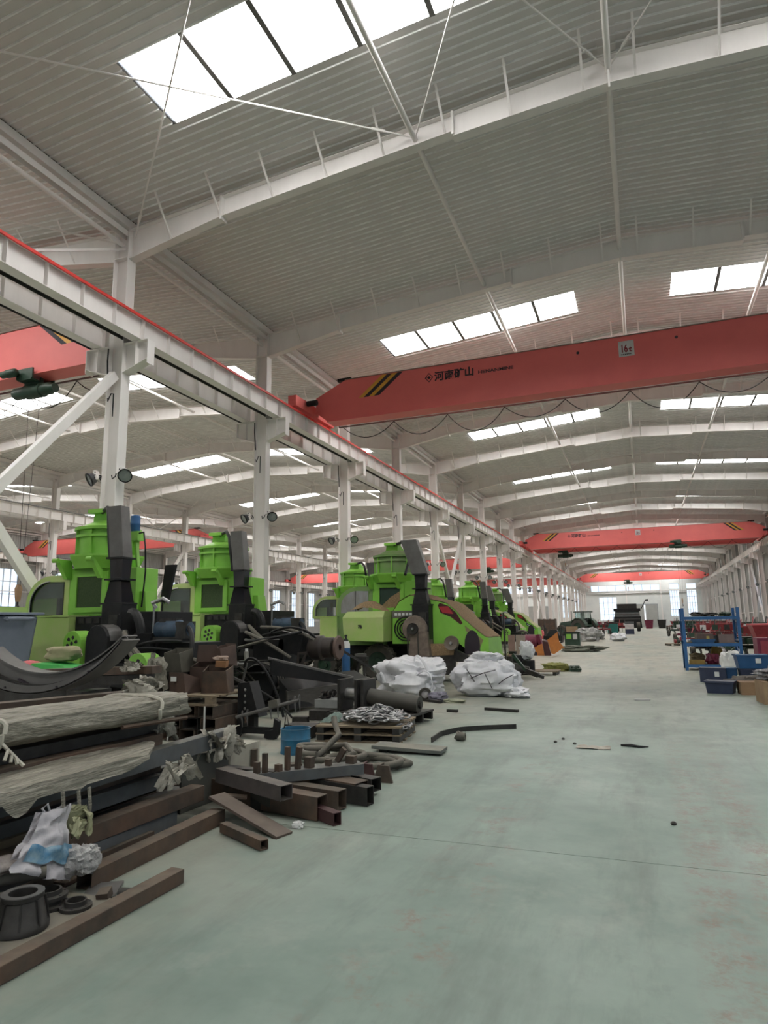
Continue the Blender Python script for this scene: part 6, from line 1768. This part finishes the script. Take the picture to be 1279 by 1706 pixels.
MB().hexa([(-2.0, -1.2, .5), (2.0, -1.2, .5), (2.0, 1.2, .5), (-2.0, 1.2, .5), (-1.9, -1.2, 2.2), (1.9, -1.2, 2.2), (1.9, 1.2, 2.2), (-1.9, 1.2, 2.2)]).build('body', BLK, t)
MB().hexa([(-1.8, -1.2, 2.2), (1.8, -1.2, 2.2), (1.8, 1.2, 2.2), (-1.8, 1.2, 2.2), (-1.7, -.9, 3.0), (1.7, -.9, 3.0), (1.7, 1.0, 3.0), (-1.7, 1.0, 3.0)]).build('upper_body', mat('grey_dark_panel', (.12, .13, .13), .5), t)
MB().box(-1.9, 1.9, -1.25, 1.2, 3.0, 3.4).build('roof', BLK, t)
MB().box(-1.4, 1.4, -1.0, 1.0, 3.4, 4.1).build('deck', DARK, t)
MB().box(-1.8, 1.8, -1.28, -1.2, 2.5, 2.6).box(-1.8, 1.8, -1.28, -1.2, 1.8, 1.88).build('trim_strip', GREY, t)
for x in (-1.5, 1.5): MB().lathe((x, -1.2, .7), [(.3, -.25), (.65, -.25), (.7, 0), (.65, .25), (.3, .25)], 20, 'X', True).build('wheel', RUBBER, t, smooth=True)
MB().bar((2.0, -.8, 3.3), (2.7, -.9, 4.6), .1, .1).bar((2.7, -.9, 4.6), (3.1, -.9, 4.6), .15, .25).build('mirror_arm', BLK, t)
for k, (x, y, m_, lb) in enumerate(((1.0, 140, MAROON, 'maroon bin by the door opening'), (3.4, 144, DARK, 'dark scrap bin at the far end of the aisle'))):
    t = thing('scrap_bin', lb, 'bin', (x, y, 0))
    MB().hexa([(-.6, -.5, 0), (.6, -.5, 0), (.6, .5, 0), (-.6, .5, 0), (-.8, -.7, 1.6), (.8, -.7, 1.6), (.8, .7, 1.6), (-.8, .7, 1.6)]).build('body', m_, t)
    MB().box(-.85, .85, -.75, .75, 1.6, 1.68).build('rim', m_, t)
# ============================================================ blue rack and boxes by the aisle
t = thing('blue_rack', 'blue steel storage rack loaded with loose parts at the aisle edge', 'rack', (1.22, 24.15, 0))
RW, RD = 1.62, 1.15
for x in (0, RW):
    for y in (0, RD):
        u_ = MB().channel((x, y, 0), (x, y, 2.0), .09, .07, .012, up=(0, 1 if y else -1, 0))
        u_.build('upright', BLUE, t)
    MB().bar((x, .04, .25), (x, RD-.04, .8), .03, .04).bar((x, .04, 1.75), (x, RD-.04, 1.15), .03, .04).bar((x, 0, .95), (x, RD, .95), .03, .05).bar((x, 0, 1.6), (x, RD, 1.6), .03, .04).build('end_brace', BLUE, t)
for z in (.14, .82, 1.67):
    for y in (-.03, RD+.03): MB().bar((.02, y, z), (RW-.02, y, z), .05, .10).build('beam', BLUE, t)
    MB().box(.03, RW-.03, 0, RD, z+.03, z+.05).build('shelf_board', WOOD if z < 1 else GREY, t)
sx, sy = 1.22, 24.15
def box_(name, lb, c, s_, m_, rz=0, cat='box', label_m=None, taper=0):
    t = thing(name, lb, cat, c, rz)
    a, b, h = s_[0]/2, s_[1]/2, s_[2]
    q = 1-taper
    MB().hexa([(-a*q, -b*q, 0), (a*q, -b*q, 0), (a*q, b*q, 0), (-a*q, b*q, 0), (-a, -b, h), (a, -b, h), (a, b, h), (-a, b, h)]).build('body', m_, t)
    if taper:
        MB().ring([(-a*1.06, -b*1.06), (a*1.06, -b*1.06), (a*1.06, b*1.06), (-a*1.06, b*1.06)], [(-a*.95, -b*.95), (a*.95, -b*.95), (a*.95, b*.95), (-a*.95, b*.95)], h-.03, h+.01, 'Z').build('rim', m_, t)
    else:
        MB().box(-a, -.005, -b, b, h, h+.006).box(.005, a, -b, b, h, h+.006).build('flap', m_, t)
    if label_m: MB().box(a*.15, a*.5, -b-.004, -b*1.0+.0, h*.4, h*.75).build('label', label_m, t)
    return t
tag(crumple((sx+.38, sy+.72, .20), (.42, .4, .30), 91, 26, 14, .4, .35).build('cloth_heap', mat('khaki_cloth', (.22, .17, .10), .9), smooth=True), 'khaki cloth heap on the bottom shelf of the blue rack', 'cloth')
tag(crumple((sx+.80, sy+.30, .20), (.36, .36, .34), 92, 26, 14, .4, .35).build('maroon_parts', MAROON, smooth=True), 'maroon rags on the bottom shelf of the blue rack', 'rags')
tag(crumple((sx+.98, sy+.82, .20), (.34, .34, .5), 93, 22, 14, .35, .35).build('yellow_rags', mat('mustard_cloth', (.33, .22, .06), .9), smooth=True), 'mustard cloth at the back of the bottom shelf', 'cloth')
box_('carton', 'flat tan carton at the front of the bottom rack shelf', (sx+.32, sy+.22, .195), (.46, .3, .12), mat('tan_carton', (.33, .22, .07), .85))
box_('carton', 'brown carton on the middle shelf of the blue rack', (sx+.62, sy+.6, .875), (.5, .45, .28), mat('grey_brown_carton', (.20, .14, .12), .85), .1, label_m=mat('yellow_label', (.6, .5, .16), .7))
box_('carton', 'pinkish grey carton at the far end of the middle shelf', (sx+1.25, sy+.4, .875), (.45, .45, .26), mat('pink_grey_carton', (.26, .2, .19), .85))
box_('carton', 'dark carton between the two on the middle shelf', (sx+.95, sy+.75, .875), (.3, .3, .22), BLUEST)
box_('blue_tray', 'blue plastic tray at the front edge of the middle rack shelf', (sx+.55, sy+.15, .875), (.7, .25, .11), BLUEP, 0, 'tray', taper=.1)
tag(MB().lathe((sx+1.05, sy+.35, 1.10), [(.001, 0), (.08, 0), (.08, .14), (.001, .15)], 14).build('brown_tin', RUST2), 'brown tin standing on the dark carton', 'tin')
for k, (x, rz, m_, lb) in enumerate(((.45, .2, DARK, 'dark bundle of cables on the rack top'), (.85, -.1, DARK, 'dark folded sheet on the rack top'), (1.3, .3, DGREEN, 'grey-green roll on the rack top'))):
    tag(crumple((sx+x, sy+.5, 1.725), (.36, .5, .13), 95+k, 24, 12, .35, .4).build('top_bundle', m_, smooth=True), lb, 'bundle')
tag(crumple((sx+.15, sy+.5, .875), (.2, .4, .1), 99, 18, 10, .3, .3).build('white_bag', PAPER, smooth=True), 'small white bag at the aisle end of the middle shelf', 'bag')
tag(crumple((sx+1.26, sy+.32, .20), (.36, .34, .32), 100, 22, 14, .3, .4).build('green_parts', DGREEN), 'dark green parts behind the front upright of the rack', 'parts')
# crates and cartons at the aisle edge
box_('navy_box', 'dark navy carton with pale lettering marks, nearest the rack foot', (1.62, 20.0, 0), (.62, .5, .36), NAVY, -.1, label_m=WHITEINK)
box_('plastic_crate', 'dark blue crate on the floor between navy carton and wall', (2.08, 20.3, 0), (.26, .5, .34), BLUEP, 0, 'crate', taper=.1)
box_('plastic_crate', 'big blue crate with a white label stacked on another', (2.55, 20.0, .36), (.75, .55, .34), BLUEP, .05, 'crate', WHITEINK, taper=.14)
box_('plastic_crate', 'dark teal crate under the big blue one', (2.6, 20.0, 0), (.7, .55, .34), NAVY, 0, 'crate', WHITEINK, taper=.08)
box_('plastic_crate', 'long blue crate in front, beside the brown carton', (1.52, 17.0, 0), (.58, .5, .26), NAVY, -.25, 'crate', taper=.12)
box_('carton', 'long flat brown carton with a yellow sticker on the floor', (2.26, 16.85, 0), (.80, .5, .26), mat('brown_carton2', (.30, .19, .11), .85), .05, label_m=mat('yellow_label', (.6, .5, .16), .7))
box_('carton', 'tall brown carton with tape, nearest the camera at the aisle edge', (2.42, 15.2, 0), (.78, .7, .42), CARD, .08, label_m=mat('pale_tape', (.5, .45, .36), .7))
tag(crumple((2.45, 15.25, .43), (.8, .6, .22), 103, 40, 18, .3, .4).build('striped_bag', mat('grey_striped_cloth', (.38, .37, .38), .7, col2=(.14, .13, .14), scale=3, stretch=(9, 2, 2)), smooth=True), 'grey striped cloth bag spilling out of the tall carton', 'bag')
tag(crumple((2.9, 17.75, .0), (.8, .6, .6), 104, 40, 18, .25, .3).build('grey_sheet_bag', mat('grey_plastic_sheet', (.33, .31, .31), .6, col2=(.18, .17, .17), scale=4), smooth=True), 'grey plastic sheeting heap behind the cartons', 'sheeting')
tag(crumple((2.35, 18.6, 0), (.9, .6, .25), 105, 30, 14, .35, .4).build('dark_scrap_heap', mat('dark_mixed_scrap', (.09, .08, .08), .8, col2=(.16, .14, .12), scale=9), smooth=True), 'dark mixed scrap between crates and cartons', 'scrap')
tag(crumple((2.35, 22.6, .0), (.55, .35, .65), 106, 30, 14, .2, .3).build('white_sheet', PAPER, smooth=True), 'white plastic sheet hanging behind the big blue crate', 'sheet')
t = thing('green_parts_stack', 'stack of dark green castings and pale fittings beyond the rack', 'castings', (3.85, 23.5, 0))
r4 = random.Random(12)
for k in range(14):
    MB().lathe((r4.uniform(-.6, .7), r4.uniform(-.6, .6), .12+.17*(k//4)), [(.03, -.08), (.17, -.08), (.19, 0), (.12, .1), (.03, .1)], 12, r4.choice('XYZ'), True).build('casting', DGREEN if k % 4 else PLATE, t, smooth=True)
MB().box(-.8, .9, -.7, .7, 0, .06).build('base_board', WOOD, t)
t = thing('red_hopper', 'long bright red hopper with pale lid edge beyond the rack', 'hopper', (4.6, 29.6, 0))
MB().hexa([(-.6, -.5, .9), (2.2, -.5, .9), (2.2, .5, .9), (-.6, .5, .9), (-.75, -.65, 1.38), (2.3, -.65, 1.38), (2.3, .65, 1.38), (-.75, .65, 1.38)]).build('hopper', REDM, t)
MB().box(-.78, 2.35, -.68, .68, 1.38, 1.44).build('lid', PINK, t)
MB().box(-.5, 2.1, -.4, .4, .35, .9).build('frame', MAROON, t)
for k in range(5): MB().bar((-.4+k*.6, -.5, 0), (-.4+k*.6, -.45, .9), .07, .07).build('leg', MAROON, t)
MB().box(.3, .7, -.66, -.64, 1.1, 1.25).build('white_mark', WHITEINK, t)
t = thing('maroon_cabinet', 'maroon cabinet at the picture edge below the red hopper', 'cabinet', (4.3, 27.5, 0))
MB().box(-.6, .8, -.5, .5, .1, .95).build('body', MAROON, t)
MB().box(-.5, .1, -.52, -.5, .2, .85).box(.15, .7, -.52, -.5, .2, .85).build('door', mat('maroon_door', (.26, .04, .06), .5), t)
MB().box(-.6, .8, -.5, .5, 0, .1).build('base', DARK, t)

for k, (x, y, m_, sc, sd, lb) in enumerate(((7.5, 48, REDM, 1.2, 13, 'red implement near the outer wall behind the maroon one'), (8.2, 57, DGREEN, 1.2, 14, 'dark green implement near the outer wall'), (3.6, 56, MAROON, .9, 15, 'low maroon implement at the aisle edge far behind the rack'), (4.6, 66, DGREEN, 1.0, 16, 'low green implement at the aisle edge before the red one'),
        (6.8, 80, REDM, 1.3, 17, 'red implement between the two green rows'), (5.2, 105, REDM, 1.3, 18, 'far red implement by the outer wall'), (8.5, 70, MAROON, 1.2, 19, 'maroon implement deep by the outer wall'), (6.2, 34.5, REDM, .7, 21, 'small red implement between hopper and rack'), (3.0, 34.5, BLK, .6, 22, 'small black implement glimpsed through the rack'), (3.4, 44.0, REDM, .8, 23, 'red implement seen through the upper rack opening'))):
    implement(lb, x, y, m_, sc, sd, .15*((k % 3)-1))
for k, (x, y) in enumerate(((3.0, 28.6), (3.6, 39.5), (5.4, 26.0), (1.9, 47.0))):
    t = thing('parts_pallet', 'pallet of dark castings %s' % ('just behind the rack', 'farther behind the rack', 'at the picture edge below the maroon cabinet', 'at the far aisle edge')[k], 'pallet', (x, y, 0), .1*k)
    for q in range(5): MB().box(-.6, .6, -.45+q*.19, -.32+q*.19, .1, .13).build('slat', WOOD, t)
    for xx in (-.55, 0, .55): MB().box(xx-.05, xx+.05, -.45, .45, 0, .1).build('bearer', DARK, t)
    for q in range(7):
        MB().lathe((r4.uniform(-.45, .45), r4.uniform(-.3, .3), .27+.16*(q//4)), [(.03, -.07), (.13, -.07), (.14, 0), (.1, .08), (.03, .08)], 12, 'XYZ'[q % 3], True).build('casting', (DGREEN, PLATE, DARK, REDM)[(q+k) % 4], t, smooth=True)
